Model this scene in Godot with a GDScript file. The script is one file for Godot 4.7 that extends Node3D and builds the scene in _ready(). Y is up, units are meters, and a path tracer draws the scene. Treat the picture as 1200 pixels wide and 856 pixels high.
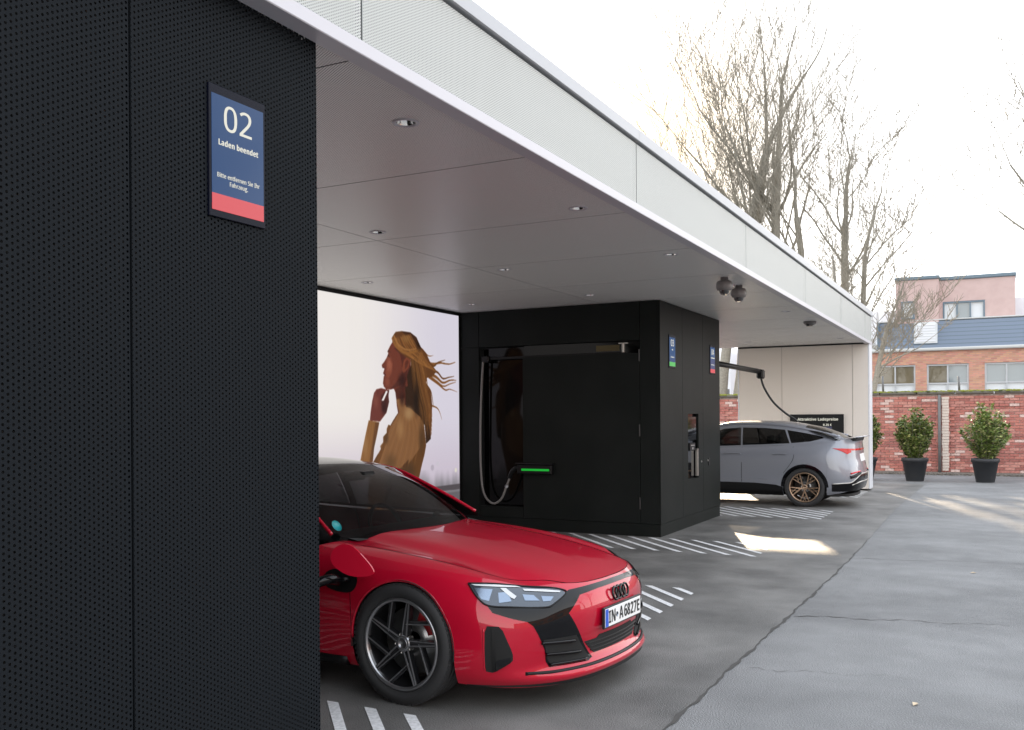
extends Node3D
# Electric charging station with a perforated metal canopy: near black charging block, red saloon plugged in,
# second black charging block, grey crossover, white end wall; brick wall, works building and bare trees behind.
# World axes: -Z runs along the canopy edge away from the viewer, -X runs into the parking bays, y is up.

const EYE := Vector3(0.0, 1.70, 0.0)
const YAW := 27.36
const ROLL := -0.387
const FOCAL := 1093.0          # focal length in photo pixels (photo 1200 x 856, principal point 600, 490)
const EXPOSURE := 3.8
const CEIL := 3.353
const XF := -2.488             # face of the canopy edge
const ZEND := -22.9            # far end of the canopy

var M := {}
var taken := {}
var rng := RandomNumberGenerator.new()
var view := Basis()

# ---------------------------------------------------------------- pixels to places
func pick(px: float, py: float, axis: int, value: float) -> Vector3:
	var d := view * Vector3((px - 600.0) / FOCAL, -(py - 490.0) / FOCAL, -1.0)
	return EYE + d * ((value - EYE[axis]) / d[axis])

# ---------------------------------------------------------------- naming
func numbered(called: String) -> String:
	if not taken.has(called):
		taken[called] = 0
		return called
	taken[called] += 1
	return "%s_%03d" % [called, taken[called]]

func tag(o: Node, label: String, category: String, group := "") -> Node:
	o.set_meta("label", label)
	o.set_meta("category", category)
	if group != "":
		o.set_meta("group", group)
	return o

func thing(called: String, label: String, category: String, at := Vector3.ZERO, turn := 0.0, group := "") -> Node3D:
	var o := Node3D.new()
	o.name = numbered(called)
	add_child(o)
	o.position = at
	o.rotation.y = turn
	tag(o, label, category, group)
	return o

func setting(called: String, mesh: Mesh, m: Material) -> MeshInstance3D:
	var o := MeshInstance3D.new()
	o.name = numbered(called)
	o.mesh = mesh
	o.material_override = m
	o.set_meta("kind", "structure")
	add_child(o)
	return o

func part(parent: Node, called: String, mesh: Mesh, m: Material, at := Vector3.ZERO, label := "") -> MeshInstance3D:
	var o := MeshInstance3D.new()
	o.name = called
	o.mesh = mesh
	o.material_override = m
	o.position = at
	if label != "":
		o.set_meta("label", label)
	parent.add_child(o, true)
	return o

func holder(parent: Node, called: String, at := Vector3.ZERO) -> Node3D:
	var o := Node3D.new()
	o.name = called
	o.position = at
	parent.add_child(o, true)
	return o

# ---------------------------------------------------------------- shapes
func sur(smooth := false) -> SurfaceTool:
	var st := SurfaceTool.new()
	st.begin(Mesh.PRIMITIVE_TRIANGLES)
	st.set_smooth_group(0 if smooth else -1)
	return st

func done(st: SurfaceTool) -> ArrayMesh:
	st.generate_normals()
	return st.commit()

# corners counter-clockwise as seen from the front
func quad(st: SurfaceTool, a: Vector3, b: Vector3, c: Vector3, d: Vector3) -> void:
	for v in [a, c, b, a, d, c]:
		st.add_vertex(v)

func quad_uv(st: SurfaceTool, p: Array, uv: Array) -> void:
	for i in [0, 2, 1, 0, 3, 2]:
		st.set_uv(uv[i])
		st.add_vertex(p[i])

func add_box(st: SurfaceTool, lo: Vector3, hi: Vector3, t := Transform3D.IDENTITY) -> void:
	var c := []
	for i in 8:
		c.append(t * Vector3(hi.x if i & 1 else lo.x, hi.y if i & 2 else lo.y, hi.z if i & 4 else lo.z))
	for f in [[4, 5, 7, 6], [1, 0, 2, 3], [5, 1, 3, 7], [0, 4, 6, 2], [6, 7, 3, 2], [0, 1, 5, 4]]:
		quad(st, c[f[0]], c[f[1]], c[f[2]], c[f[3]])

func box(lo: Vector3, hi: Vector3) -> ArrayMesh:
	var st := sur()
	add_box(st, lo, hi)
	return done(st)

# box whose edges are cut at 45 degrees, so that they catch the light
func add_soft_box(st: SurfaceTool, lo: Vector3, hi: Vector3, e: float, t := Transform3D.IDENTITY) -> void:
	var s := hi - lo
	e = minf(e, minf(s.x, minf(s.y, s.z)) * 0.45)
	var m := (lo + hi) * 0.5
	var h := s * 0.5
	var pt := func(sg: Vector3, axis: int) -> Vector3:
		var v := Vector3(sg.x * (h.x - e), sg.y * (h.y - e), sg.z * (h.z - e))
		v[axis] = sg[axis] * h[axis]
		return t * (m + v)
	for axis in 3:
		var u := (axis + 1) % 3
		var w := (axis + 2) % 3
		for sg in [-1.0, 1.0]:
			var cs := []
			for k in [[-1, -1], [1, -1], [1, 1], [-1, 1]]:
				var g := Vector3.ZERO
				g[axis] = sg
				g[u] = k[0]
				g[w] = k[1]
				cs.append(pt.call(g, axis))
			if sg > 0:
				quad(st, cs[0], cs[1], cs[2], cs[3])
			else:
				quad(st, cs[3], cs[2], cs[1], cs[0])
		for a in [-1.0, 1.0]:
			for b in [-1.0, 1.0]:
				var g0 := Vector3.ZERO
				g0[u] = a
				g0[w] = b
				var g1 := g0
				g0[axis] = -1.0
				g1[axis] = 1.0
				var q := [pt.call(g0, u), pt.call(g1, u), pt.call(g1, w), pt.call(g0, w)]
				if a * b < 0:
					q.reverse()
				quad(st, q[3], q[2], q[1], q[0])
	for i in 8:
		var g := Vector3(1 if i & 1 else -1, 1 if i & 2 else -1, 1 if i & 4 else -1)
		var tri := [pt.call(g, 0), pt.call(g, 1), pt.call(g, 2)]
		if g.x * g.y * g.z > 0:
			tri.reverse()
		for v in tri:
			st.add_vertex(v)

func soft_box(lo: Vector3, hi: Vector3, e := 0.006) -> ArrayMesh:
	var st := sur()
	add_soft_box(st, lo, hi, e)
	return done(st)

func add_tube(st: SurfaceTool, pts: Array, radii: Array, sides := 8, caps := true) -> void:
	var rings := []
	var up := Vector3.UP
	for i in pts.size():
		var d: Vector3 = (pts[mini(i + 1, pts.size() - 1)] - pts[maxi(i - 1, 0)]).normalized()
		if i == 0 and absf(d.dot(up)) > 0.9:
			up = Vector3.RIGHT
		var side := d.cross(up).normalized()
		up = side.cross(d).normalized()
		var r: float = radii[mini(i, radii.size() - 1)]
		var ring := []
		for k in sides:
			var a := TAU * k / sides
			ring.append(pts[i] + (side * cos(a) + up * sin(a)) * r)
		rings.append(ring)
	for i in rings.size() - 1:
		for k in sides:
			var n := (k + 1) % sides
			quad(st, rings[i][k], rings[i + 1][k], rings[i + 1][n], rings[i][n])
	if caps:
		for e in [0, rings.size() - 1]:
			for k in range(1, sides - 1):
				var o := [rings[e][0], rings[e][k], rings[e][k + 1]]
				if e == 0:
					o.reverse()
				for v in o:
					st.add_vertex(v)

func tube(pts: Array, radius: float, sides := 8) -> ArrayMesh:
	var st := sur(true)
	add_tube(st, pts, [radius], sides)
	return done(st)

# smooth curve through points
func curve(pts: Array, steps := 8) -> Array:
	var out := []
	for i in pts.size() - 1:
		var a: Vector3 = pts[maxi(i - 1, 0)]
		var b: Vector3 = pts[i]
		var c: Vector3 = pts[i + 1]
		var d: Vector3 = pts[mini(i + 2, pts.size() - 1)]
		for k in steps:
			out.append(b.cubic_interpolate(c, a, d, float(k) / steps))
	out.append(pts[-1])
	return out

# turns (radius, height) points about an axis; t maps y to that axis
func add_lathe(st: SurfaceTool, prof: Array, segs: int, t := Transform3D.IDENTITY, from := 0.0, to := TAU) -> void:
	for k in segs:
		var a0 := lerpf(from, to, float(k) / segs)
		var a1 := lerpf(from, to, float(k + 1) / segs)
		for i in prof.size() - 1:
			var p: Vector2 = prof[i]
			var q: Vector2 = prof[i + 1]
			var v := [Vector3(cos(a0) * p.x, p.y, sin(a0) * p.x), Vector3(cos(a1) * p.x, p.y, sin(a1) * p.x), Vector3(cos(a1) * q.x, q.y, sin(a1) * q.x), Vector3(cos(a0) * q.x, q.y, sin(a0) * q.x)]
			if p.x < 1e-5:
				for w in [v[0], v[3], v[2]]:
					st.add_vertex(t * w)
			elif q.x < 1e-5:
				for w in [v[0], v[2], v[1]]:
					st.add_vertex(t * w)
			else:
				quad(st, t * v[3], t * v[2], t * v[1], t * v[0])

func lathe(prof: Array, segs := 24, t := Transform3D.IDENTITY, smooth := true) -> ArrayMesh:
	var st := sur(smooth)
	add_lathe(st, prof, segs, t)
	return done(st)

# flat outline pushed out along z of t
func add_prism(st: SurfaceTool, poly: PackedVector2Array, z0: float, z1: float, t := Transform3D.IDENTITY) -> void:
	var idx := Geometry2D.triangulate_polygon(poly)
	var cw := Geometry2D.is_polygon_clockwise(poly)
	for k in range(0, idx.size(), 3):
		var a := poly[idx[k]]
		var b := poly[idx[k + 1]]
		var c := poly[idx[k + 2]]
		if (b - a).cross(c - a) > 0:
			var s := b
			b = c
			c = s
		for p in [a, b, c]:
			st.add_vertex(t * Vector3(p.x, p.y, z1))
		for p in [a, c, b]:
			st.add_vertex(t * Vector3(p.x, p.y, z0))
	for i in poly.size():
		var a := poly[i]
		var b := poly[(i + 1) % poly.size()]
		if cw:
			var s := a
			a = b
			b = s
		quad(st, t * Vector3(a.x, a.y, z0), t * Vector3(b.x, b.y, z0), t * Vector3(b.x, b.y, z1), t * Vector3(a.x, a.y, z1))

func prism(poly: PackedVector2Array, z0: float, z1: float, t := Transform3D.IDENTITY) -> ArrayMesh:
	var st := sur()
	add_prism(st, poly, z0, z1, t)
	return done(st)

func ring_grid(st: SurfaceTool, rows: Array, closed := false) -> void:
	for i in rows.size() - 1:
		var n: int = rows[i].size()
		for k in (n if closed else n - 1):
			quad(st, rows[i][k], rows[i + 1][k], rows[i + 1][(k + 1) % n], rows[i][(k + 1) % n])

# cuts an outline into small cells and lays them on a surface given by f(u, v); normals come from f and point away from inner
func patch(st: SurfaceTool, outline: PackedVector2Array, cell: Vector2, f: Callable, inner: Vector3, holes := []) -> void:
	var lo := outline[0]
	var hi := outline[0]
	for p in outline:
		lo = lo.min(p)
		hi = hi.max(p)
	var nx := maxi(1, ceili((hi.x - lo.x) / cell.x))
	var ny := maxi(1, ceili((hi.y - lo.y) / cell.y))
	var step := Vector2((hi.x - lo.x) / nx, (hi.y - lo.y) / ny)
	var memo := {}
	for i in nx:
		for j in ny:
			var a := lo + Vector2(i, j) * step
			var b := a + step
			var pieces: Array = Geometry2D.intersect_polygons(PackedVector2Array([a, Vector2(b.x, a.y), b, Vector2(a.x, b.y)]), outline)
			for h in holes:
				var left := []
				for p in pieces:
					left.append_array(Geometry2D.clip_polygons(p, h))
				pieces = left
			for p in pieces:
				var idx := Geometry2D.triangulate_polygon(p)
				for k in range(0, idx.size(), 3):
					var v := []
					for m in 3:
						var q: Vector2 = p[idx[k + m]]
						var key := Vector2i((q * 20000.0).round())
						if not memo.has(key):
							var o: Vector3 = f.call(q.x, q.y)
							var n: Vector3 = (f.call(q.x + cell.x * 0.2, q.y) - f.call(q.x - cell.x * 0.2, q.y)).cross(f.call(q.x, q.y + cell.y * 0.2) - f.call(q.x, q.y - cell.y * 0.2)).normalized()
							if n.dot(o - inner) < 0:
								n = -n
							memo[key] = [o, n]
						v.append(memo[key])
					var g: Vector3 = (v[1][0] - v[0][0]).cross(v[2][0] - v[0][0])
					var order := [0, 2, 1] if g.dot(v[0][1] + v[1][1] + v[2][1]) > 0 else [0, 1, 2]
					for m in order:
						st.set_normal(v[m][1])
						st.set_uv(Vector2(v[m][0].x, v[m][0].y))
						st.add_vertex(v[m][0])

func poly(a: Array) -> PackedVector2Array:
	var out := PackedVector2Array()
	for k in range(0, a.size(), 2):
		out.append(Vector2(a[k], a[k + 1]))
	return out

# rounds the corners of an outline
func rounded(p: PackedVector2Array, times := 2, keep := 0.25) -> PackedVector2Array:
	for t in times:
		var o := PackedVector2Array()
		for i in p.size():
			var a := p[i]
			var b := p[(i + 1) % p.size()]
			o.append(a.lerp(b, keep))
			o.append(a.lerp(b, 1.0 - keep))
		p = o
	return p

func text(parent: Node, called: String, words: String, tall: float, m: Material, t: Transform3D, bold := false, wide := 1.0) -> MeshInstance3D:
	var f := SystemFont.new()
	f.font_names = PackedStringArray(["Droid Sans"])
	if bold:
		f.font_weight = 700
	var tm := TextMesh.new()
	tm.font = f
	tm.text = words
	tm.font_size = 64
	tm.pixel_size = tall / 46.0
	tm.depth = 0.0012
	var o := part(parent, called, tm, m)
	o.transform = t * Transform3D(Basis.from_scale(Vector3(wide, 1, 1)), Vector3.ZERO)
	return o

# ---------------------------------------------------------------- materials
func lin(r: float, g: float, b: float) -> Color:
	return Color(r, g, b).linear_to_srgb()

func mat(called: String, c: Color, rough: float, metal := 0.0) -> StandardMaterial3D:
	var m := StandardMaterial3D.new()
	m.resource_name = called
	m.albedo_color = c
	m.roughness = rough
	m.metallic = metal
	M[called] = m
	return m

func coated(called: String, c: Color, rough: float, metal: float, coat_rough := 0.03) -> StandardMaterial3D:
	var m := mat(called, c, rough, metal)
	m.clearcoat_enabled = true
	m.clearcoat = 1.0
	m.clearcoat_roughness = coat_rough
	return m

func glass(called: String, c: Color, alpha: float, rough := 0.02) -> StandardMaterial3D:
	var m := mat(called, Color(c.r, c.g, c.b, alpha), rough)
	m.transparency = BaseMaterial3D.TRANSPARENCY_ALPHA
	m.cull_mode = BaseMaterial3D.CULL_DISABLED
	return m

func glow(called: String, c: Color, energy: float) -> StandardMaterial3D:
	var m := mat(called, Color(0.02, 0.02, 0.02), 0.4)
	m.emission_enabled = true
	m.emission = c
	m.emission_energy_multiplier = energy
	return m

func noise_tex(seed_: int, freq: float, lo: Color, hi: Color, size := 512, kind := FastNoiseLite.TYPE_SIMPLEX, oct := 4, mid := -1.0) -> NoiseTexture2D:
	var n := FastNoiseLite.new()
	n.seed = seed_
	n.noise_type = kind
	n.frequency = freq
	n.fractal_octaves = oct
	var t := NoiseTexture2D.new()
	t.width = size
	t.height = size
	t.seamless = true
	t.noise = n
	var g := Gradient.new()
	g.set_color(0, lo)
	g.set_color(1, hi)
	if mid > 0:
		g.add_point(mid, lo.lerp(hi, 0.5))
	t.color_ramp = g
	return t

func world_map(m: StandardMaterial3D, tex: Texture2D, metres: float, over: Texture2D = null, over_metres := 7.0) -> void:
	m.albedo_texture = tex
	m.uv1_triplanar = true
	m.uv1_world_triplanar = true
	m.uv1_scale = Vector3.ONE / metres
	if over:
		m.detail_enabled = true
		m.detail_albedo = over
		m.detail_blend_mode = BaseMaterial3D.BLEND_MODE_MUL
		m.detail_uv_layer = BaseMaterial3D.DETAIL_UV_2
		m.uv2_triplanar = true
		m.uv2_world_triplanar = true
		m.uv2_scale = Vector3.ONE / over_metres

func grey(v: float) -> Color:
	return Color(v, v, v)

# round holes in staggered columns: columns 17.3 mm apart, 20 mm from hole to hole in a column
func hole_image(w: int, h: int, radius: float) -> ImageTexture:
	var im := Image.create_empty(w, h, false, Image.FORMAT_RGBA8)
	var tile := Vector2(0.0346, 0.02)
	for y in h:
		for x in w:
			var p := Vector2((x + 0.5) / w * tile.x, (y + 0.5) / h * tile.y)
			var best := 1.0
			for c in [Vector2(0, 0), Vector2(0, 0.02), Vector2(0.0346, 0), Vector2(0.0346, 0.02), Vector2(0.0173, 0.01)]:
				best = minf(best, p.distance_to(c))
			im.set_pixel(x, y, Color(1, 1, 1, clampf(0.5 + (best - radius) / 0.0008, 0, 1)))
	return ImageTexture.create_from_image(im)

func perforated(m: StandardMaterial3D, radius: float, metres_scale := 1.0) -> StandardMaterial3D:
	m.albedo_texture = hole_image(104, 60, radius)
	m.transparency = BaseMaterial3D.TRANSPARENCY_ALPHA_SCISSOR
	m.alpha_scissor_threshold = 0.5
	m.uv1_scale = Vector3(1.0 / 0.0346, 1.0 / 0.02, 1) / metres_scale
	m.cull_mode = BaseMaterial3D.CULL_DISABLED
	return m

func materials() -> void:
	# ground
	var a := mat("yard_asphalt", Color.WHITE, 0.88)
	world_map(a, noise_tex(3, 0.26, lin(0.115, 0.115, 0.116), lin(0.355, 0.355, 0.354), 1024, FastNoiseLite.TYPE_SIMPLEX, 3), 2.6, noise_tex(5, 0.008, grey(0.8), grey(1.0), 512, FastNoiseLite.TYPE_SIMPLEX, 6), 9.0)
	a.roughness_texture = noise_tex(8, 0.02, grey(0.72), grey(1.0), 256)
	a.normal_enabled = true
	a.normal_texture = noise_tex(3, 0.16, grey(0), grey(1), 1024, FastNoiseLite.TYPE_SIMPLEX, 3)
	a.normal_texture.as_normal_map = true
	a.normal_texture.color_ramp = null
	a.normal_texture.bump_strength = 5.0
	a.normal_scale = 0.5
	var b := mat("bay_asphalt", Color.WHITE, 0.62)
	world_map(b, noise_tex(13, 0.26, lin(0.105, 0.101, 0.096), lin(0.335, 0.325, 0.31), 1024, FastNoiseLite.TYPE_SIMPLEX, 3), 2.4, noise_tex(15, 0.009, grey(0.68), grey(1.0), 512, FastNoiseLite.TYPE_SIMPLEX, 6), 6.0)
	b.roughness_texture = noise_tex(18, 0.012, grey(0.75), grey(1.0), 256)
	b.normal_enabled = true
	b.normal_texture = a.normal_texture
	b.normal_scale = 0.35
	mat("crack_dirt", lin(0.06, 0.057, 0.053), 0.95)
	var p := mat("road_paint", Color.WHITE, 0.6)
	world_map(p, noise_tex(21, 0.05, lin(0.5, 0.5, 0.5), lin(0.82, 0.82, 0.83), 512, FastNoiseLite.TYPE_SIMPLEX, 5, 0.35), 1.1)
	# canopy
	perforated(mat("fascia_sheet", lin(0.47, 0.485, 0.465), 0.45, 0.0), 0.0050, 0.7)
	mat("fascia_backing", lin(0.20, 0.21, 0.205), 0.7)
	mat("lip_white", lin(0.49, 0.48, 0.51), 0.4)
	mat("coping_white", lin(0.37, 0.38, 0.40), 0.4)
	perforated(mat("ceiling_sheet", lin(0.80, 0.785, 0.755), 0.36, 0.0), 0.0042, 0.75)
	mat("void_black", lin(0.008, 0.008, 0.008), 0.9)  # also paints the shade inside voids and recesses
	mat("flange_grey", lin(0.25, 0.24, 0.235), 0.5)
	mat("chrome", lin(0.85, 0.83, 0.8), 0.12, 1.0)
	mat("diffuser", lin(0.75, 0.73, 0.7), 0.5)
	mat("camera_grey", lin(0.16, 0.145, 0.14), 0.4)
	coated("dome_dark", lin(0.02, 0.02, 0.02), 0.2, 0.0)
	# charging blocks
	perforated(mat("block_sheet", lin(0.0125, 0.0145, 0.017), 0.46, 0.0), 0.0046).metallic_specular = 0.08
	var k := mat("block_panel", Color.WHITE, 0.45)
	k.metallic_specular = 0.17
	world_map(k, noise_tex(31, 0.01, lin(0.0125, 0.0145, 0.0135), lin(0.017, 0.0187, 0.0178), 256), 3.0)
	mat("block_core", lin(0.0015, 0.0015, 0.0016), 0.9)
	mat("gloss_black", lin(0.004, 0.004, 0.005), 0.05).metallic_specular = 0.38
	mat("niche_black", lin(0.003, 0.003, 0.003), 0.06).metallic_specular = 0.34
	mat("hinge_metal", lin(0.1, 0.1, 0.1), 0.4, 0.8)
	mat("rubber", lin(0.012, 0.012, 0.013), 0.55)
	mat("plastic_black", lin(0.007, 0.007, 0.0075), 0.42).metallic_specular = 0.35
	mat("steel", lin(0.5, 0.48, 0.45), 0.3, 0.9)
	glow("led_green", Color(0.05, 0.85, 0.25), 0.55 / EXPOSURE)
	glow("print_white", Color(0.93, 0.92, 0.86), 0.85 / EXPOSURE)
	glow("screen_red", Color(0.93, 0.22, 0.28), 0.75 / EXPOSURE)
	glow("screen_green", Color(0.2, 0.8, 0.3), 0.7 / EXPOSURE)
	# end wall
	var w := perforated(mat("wall_sheet", lin(0.80, 0.735, 0.665), 0.5), 0.0036, 0.7)
	w.metallic = 0.0
	mat("wall_edge", lin(0.62, 0.63, 0.66), 0.45)
	mat("wall_backing", lin(0.46, 0.41, 0.36), 0.8)
func _ready() -> void:
	rng.seed = 7
	var cam := Camera3D.new()
	cam.name = "camera"
	add_child(cam)
	view = Basis(Vector3.UP, deg_to_rad(YAW)) * Basis(Vector3.BACK, deg_to_rad(ROLL))
	cam.transform = Transform3D(view, EYE)
	cam.projection = Camera3D.PROJECTION_FRUSTUM
	cam.near = 0.1
	cam.far = 600.0
	cam.size = 2.0 * cam.near * 428.0 / FOCAL
	cam.frustum_offset = Vector2(0.0, cam.near * 62.0 / FOCAL)
	cam.current = true
	var env := Environment.new()
	env.background_mode = Environment.BG_SKY
	var sm := ProceduralSkyMaterial.new()
	sm.sky_top_color = Color(0.78, 0.81, 0.85)
	sm.sky_horizon_color = Color(1.0, 0.98, 0.95)
	sm.sky_curve = 0.25
	sm.ground_bottom_color = Color(0.3, 0.3, 0.3)
	sm.ground_horizon_color = Color(0.7, 0.7, 0.7)
	sm.sun_angle_max = 40.0
	sm.sun_curve = 0.12
	env.sky = Sky.new()
	env.sky.sky_material = sm
	env.background_energy_multiplier = 1.0
	env.tonemap_mode = Environment.TONE_MAPPER_LINEAR
	env.tonemap_exposure = EXPOSURE
	env.fog_enabled = false
	env.fog_density = 0.0018
	env.fog_light_color = Color(0.95, 0.95, 0.93)
	env.sdfgi_enabled = true
	env.ssao_enabled = true
	env.ssil_enabled = true
	var we := WorldEnvironment.new()
	we.name = "environment"
	we.environment = env
	add_child(we)
	var sun := DirectionalLight3D.new()
	sun.name = "sun"
	add_child(sun)
	sun.basis = Basis.looking_at(-Vector3(-0.323, 0.282, -0.903))
	sun.light_energy = 0.8
	sun.light_color = Color(1.0, 0.9, 0.76)
	sun.light_angular_distance = 0.9
	sun.shadow_enabled = true
	materials()
	car_materials()
	back_materials()
	ground()
	canopy()
	near_block()
	far_block()
	light_box()
	end_wall()
	brick_wall()
	works_building()
	side_building()
	trees()
	across_the_yard()
	pots()
	red_car()
	grey_car()
	small_things()
	for n in find_children("*", "GeometryInstance3D", true, false):
		n.cast_shadow = GeometryInstance3D.SHADOW_CASTING_SETTING_ON
# ---------------------------------------------------------------- ground
func wavy(x: float, z: float) -> float:
	return x + 0.035 * sin(z * 0.45 + 0.4) + 0.006 * sin(z * 5.3) + 0.005 * sin(z * 13.7 + 1.0)

func ribbon(pts: Array, widths: Array, y: float) -> ArrayMesh:
	var st := sur()
	for i in pts.size() - 1:
		var a: Vector2 = pts[i]
		var b: Vector2 = pts[i + 1]
		var na = (pts[mini(i + 1, pts.size() - 1)] - pts[maxi(i - 1, 0)]).orthogonal().normalized() * widths[i] * 0.5
		var nb = (pts[mini(i + 2, pts.size() - 1)] - a).orthogonal().normalized() * widths[i + 1] * 0.5
		quad(st, Vector3(a.x - na.x, y, a.y - na.y), Vector3(b.x - nb.x, y, b.y - nb.y), Vector3(b.x + nb.x, y, b.y + nb.y), Vector3(a.x + na.x, y, a.y + na.y))
	return done(st)

func ground() -> void:
	var st := sur()
	quad(st, Vector3(-250, 0, 250), Vector3(250, 0, 250), Vector3(250, 0, -250), Vector3(-250, 0, -250))
	var g := setting("ground", done(st), M.yard_asphalt)
	st = sur()
	var z := 9.0
	while z > -25.0:
		var n := z - 0.1
		quad(st, Vector3(-12, 0.004, z), Vector3(wavy(-1.56, z), 0.004, z), Vector3(wavy(-1.56, n), 0.004, n), Vector3(-12, 0.004, n))
		z = n
	var bay := setting("bay_pavement", done(st), M.bay_asphalt)
	# open joint between the two asphalts, and two cracks across the yard
	var pts := []
	var ws := []
	z = -0.5
	while z > -13.5:
		pts.append(Vector2(wavy(-1.56, z) + 0.004 * sin(z * 31.0), z))
		ws.append(maxf(0.004, (0.026 * absf(sin(z * 2.3 + 0.7)) * absf(sin(z * 7.7)) + 0.007) * clampf((z + 15.0) / 6.0, 0.15, 1.0)))
		z -= 0.04
	part(g, "joint_crack", ribbon(pts, ws, 0.0075), M.crack_dirt)
	for c in [[Vector2(-1.53, -8.14), Vector2(0.1, -8.49), 0.016], [Vector2(-1.5, -11.7), Vector2(1.4, -12.35), 0.012], [Vector2(-1.5, -6.3), Vector2(-0.4, -6.55), 0.005]]:
		pts = []
		ws = []
		for i in 60:
			var t := i / 59.0
			pts.append(c[0].lerp(c[1], t) + Vector2(0.0, 0.03 * sin(t * 17.0 + c[2] * 900.0) + 0.014 * sin(t * 71.0)))
			ws.append(c[2] * (0.25 + absf(sin(t * 23.0))) * (1.0 - 0.7 * t))
		part(g, "crack", ribbon(pts, ws, 0.0035), M.crack_dirt)
	# hatched no-parking strips: slanted bars cut off at the canopy line
	for h in [[-12.51, -11.33, -2.56, -7.2, -5.258, 0.306, 0.93], [-8.945, -7.3, -2.57, -5.6, -3.141, 0.289, 0.93], [-4.462, -3.2, -2.755, -7.0, -3.575, 0.275, 0.93], [-17.42, -15.83, -2.53, -7.0, -4.267, 0.287, 0.93], [-22.25, -20.3, -2.51, -7.0, -2.8, 0.30, 0.93]]:
		var z0: float = h[0]
		var z1: float = h[1]
		var x0: float = h[4]
		while x0 > h[3]:
			x0 -= h[5]
		while x0 < h[2]:
			var run: float = (z1 - z0) * h[6]
			var bar := PackedVector2Array([Vector2(x0, z0), Vector2(x0 + 0.085, z0), Vector2(x0 + run + 0.085, z1), Vector2(x0 + run, z1)])
			for piece in Geometry2D.intersect_polygons(bar, PackedVector2Array([Vector2(-9, -40), Vector2(h[2], -40), Vector2(h[2], 10), Vector2(-9, 10)])):
				var cs := sur()
				var idx := Geometry2D.triangulate_polygon(piece)
				var pick3 := []
				for k in idx:
					pick3.append(piece[k])
				for k in range(0, pick3.size(), 3):
					var u: Vector2 = pick3[k]
					var v: Vector2 = pick3[k + 1]
					var w: Vector2 = pick3[k + 2]
					if (v - u).cross(w - u) < 0:
						var s := v
						v = w
						w = s
					for q in [u, v, w]:
						cs.add_vertex(Vector3(q.x, 0.008, q.y))
				part(bay, "stripe", done(cs), M.road_paint)
			x0 += h[5]

# ---------------------------------------------------------------- canopy
func edge_low(z: float) -> float:
	return 3.845 - (z + 4.25) * 0.0058

func edge_top(z: float) -> float:
	return 3.955 - (z + 4.4) * 0.0079

func sheet_polys(x0: float, x1: float, z0: float, z1: float, lights: Array) -> Array:
	var out := []
	var cuts := [z0]
	for l in lights:
		cuts.append(l.y)
	cuts.append(z1)
	cuts.sort()
	for i in cuts.size() - 1:
		var pieces := [PackedVector2Array([Vector2(x0, cuts[i]), Vector2(x1, cuts[i]), Vector2(x1, cuts[i + 1]), Vector2(x0, cuts[i + 1])])]
		for l in lights:
			var c := PackedVector2Array()
			for k in 24:
				c.append(l + Vector2(cos(TAU * k / 24), sin(TAU * k / 24)) * 0.056)
			var next := []
			for p in pieces:
				next.append_array(Geometry2D.clip_polygons(p, c))
			pieces = next
		out.append_array(pieces)
	return out

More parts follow.
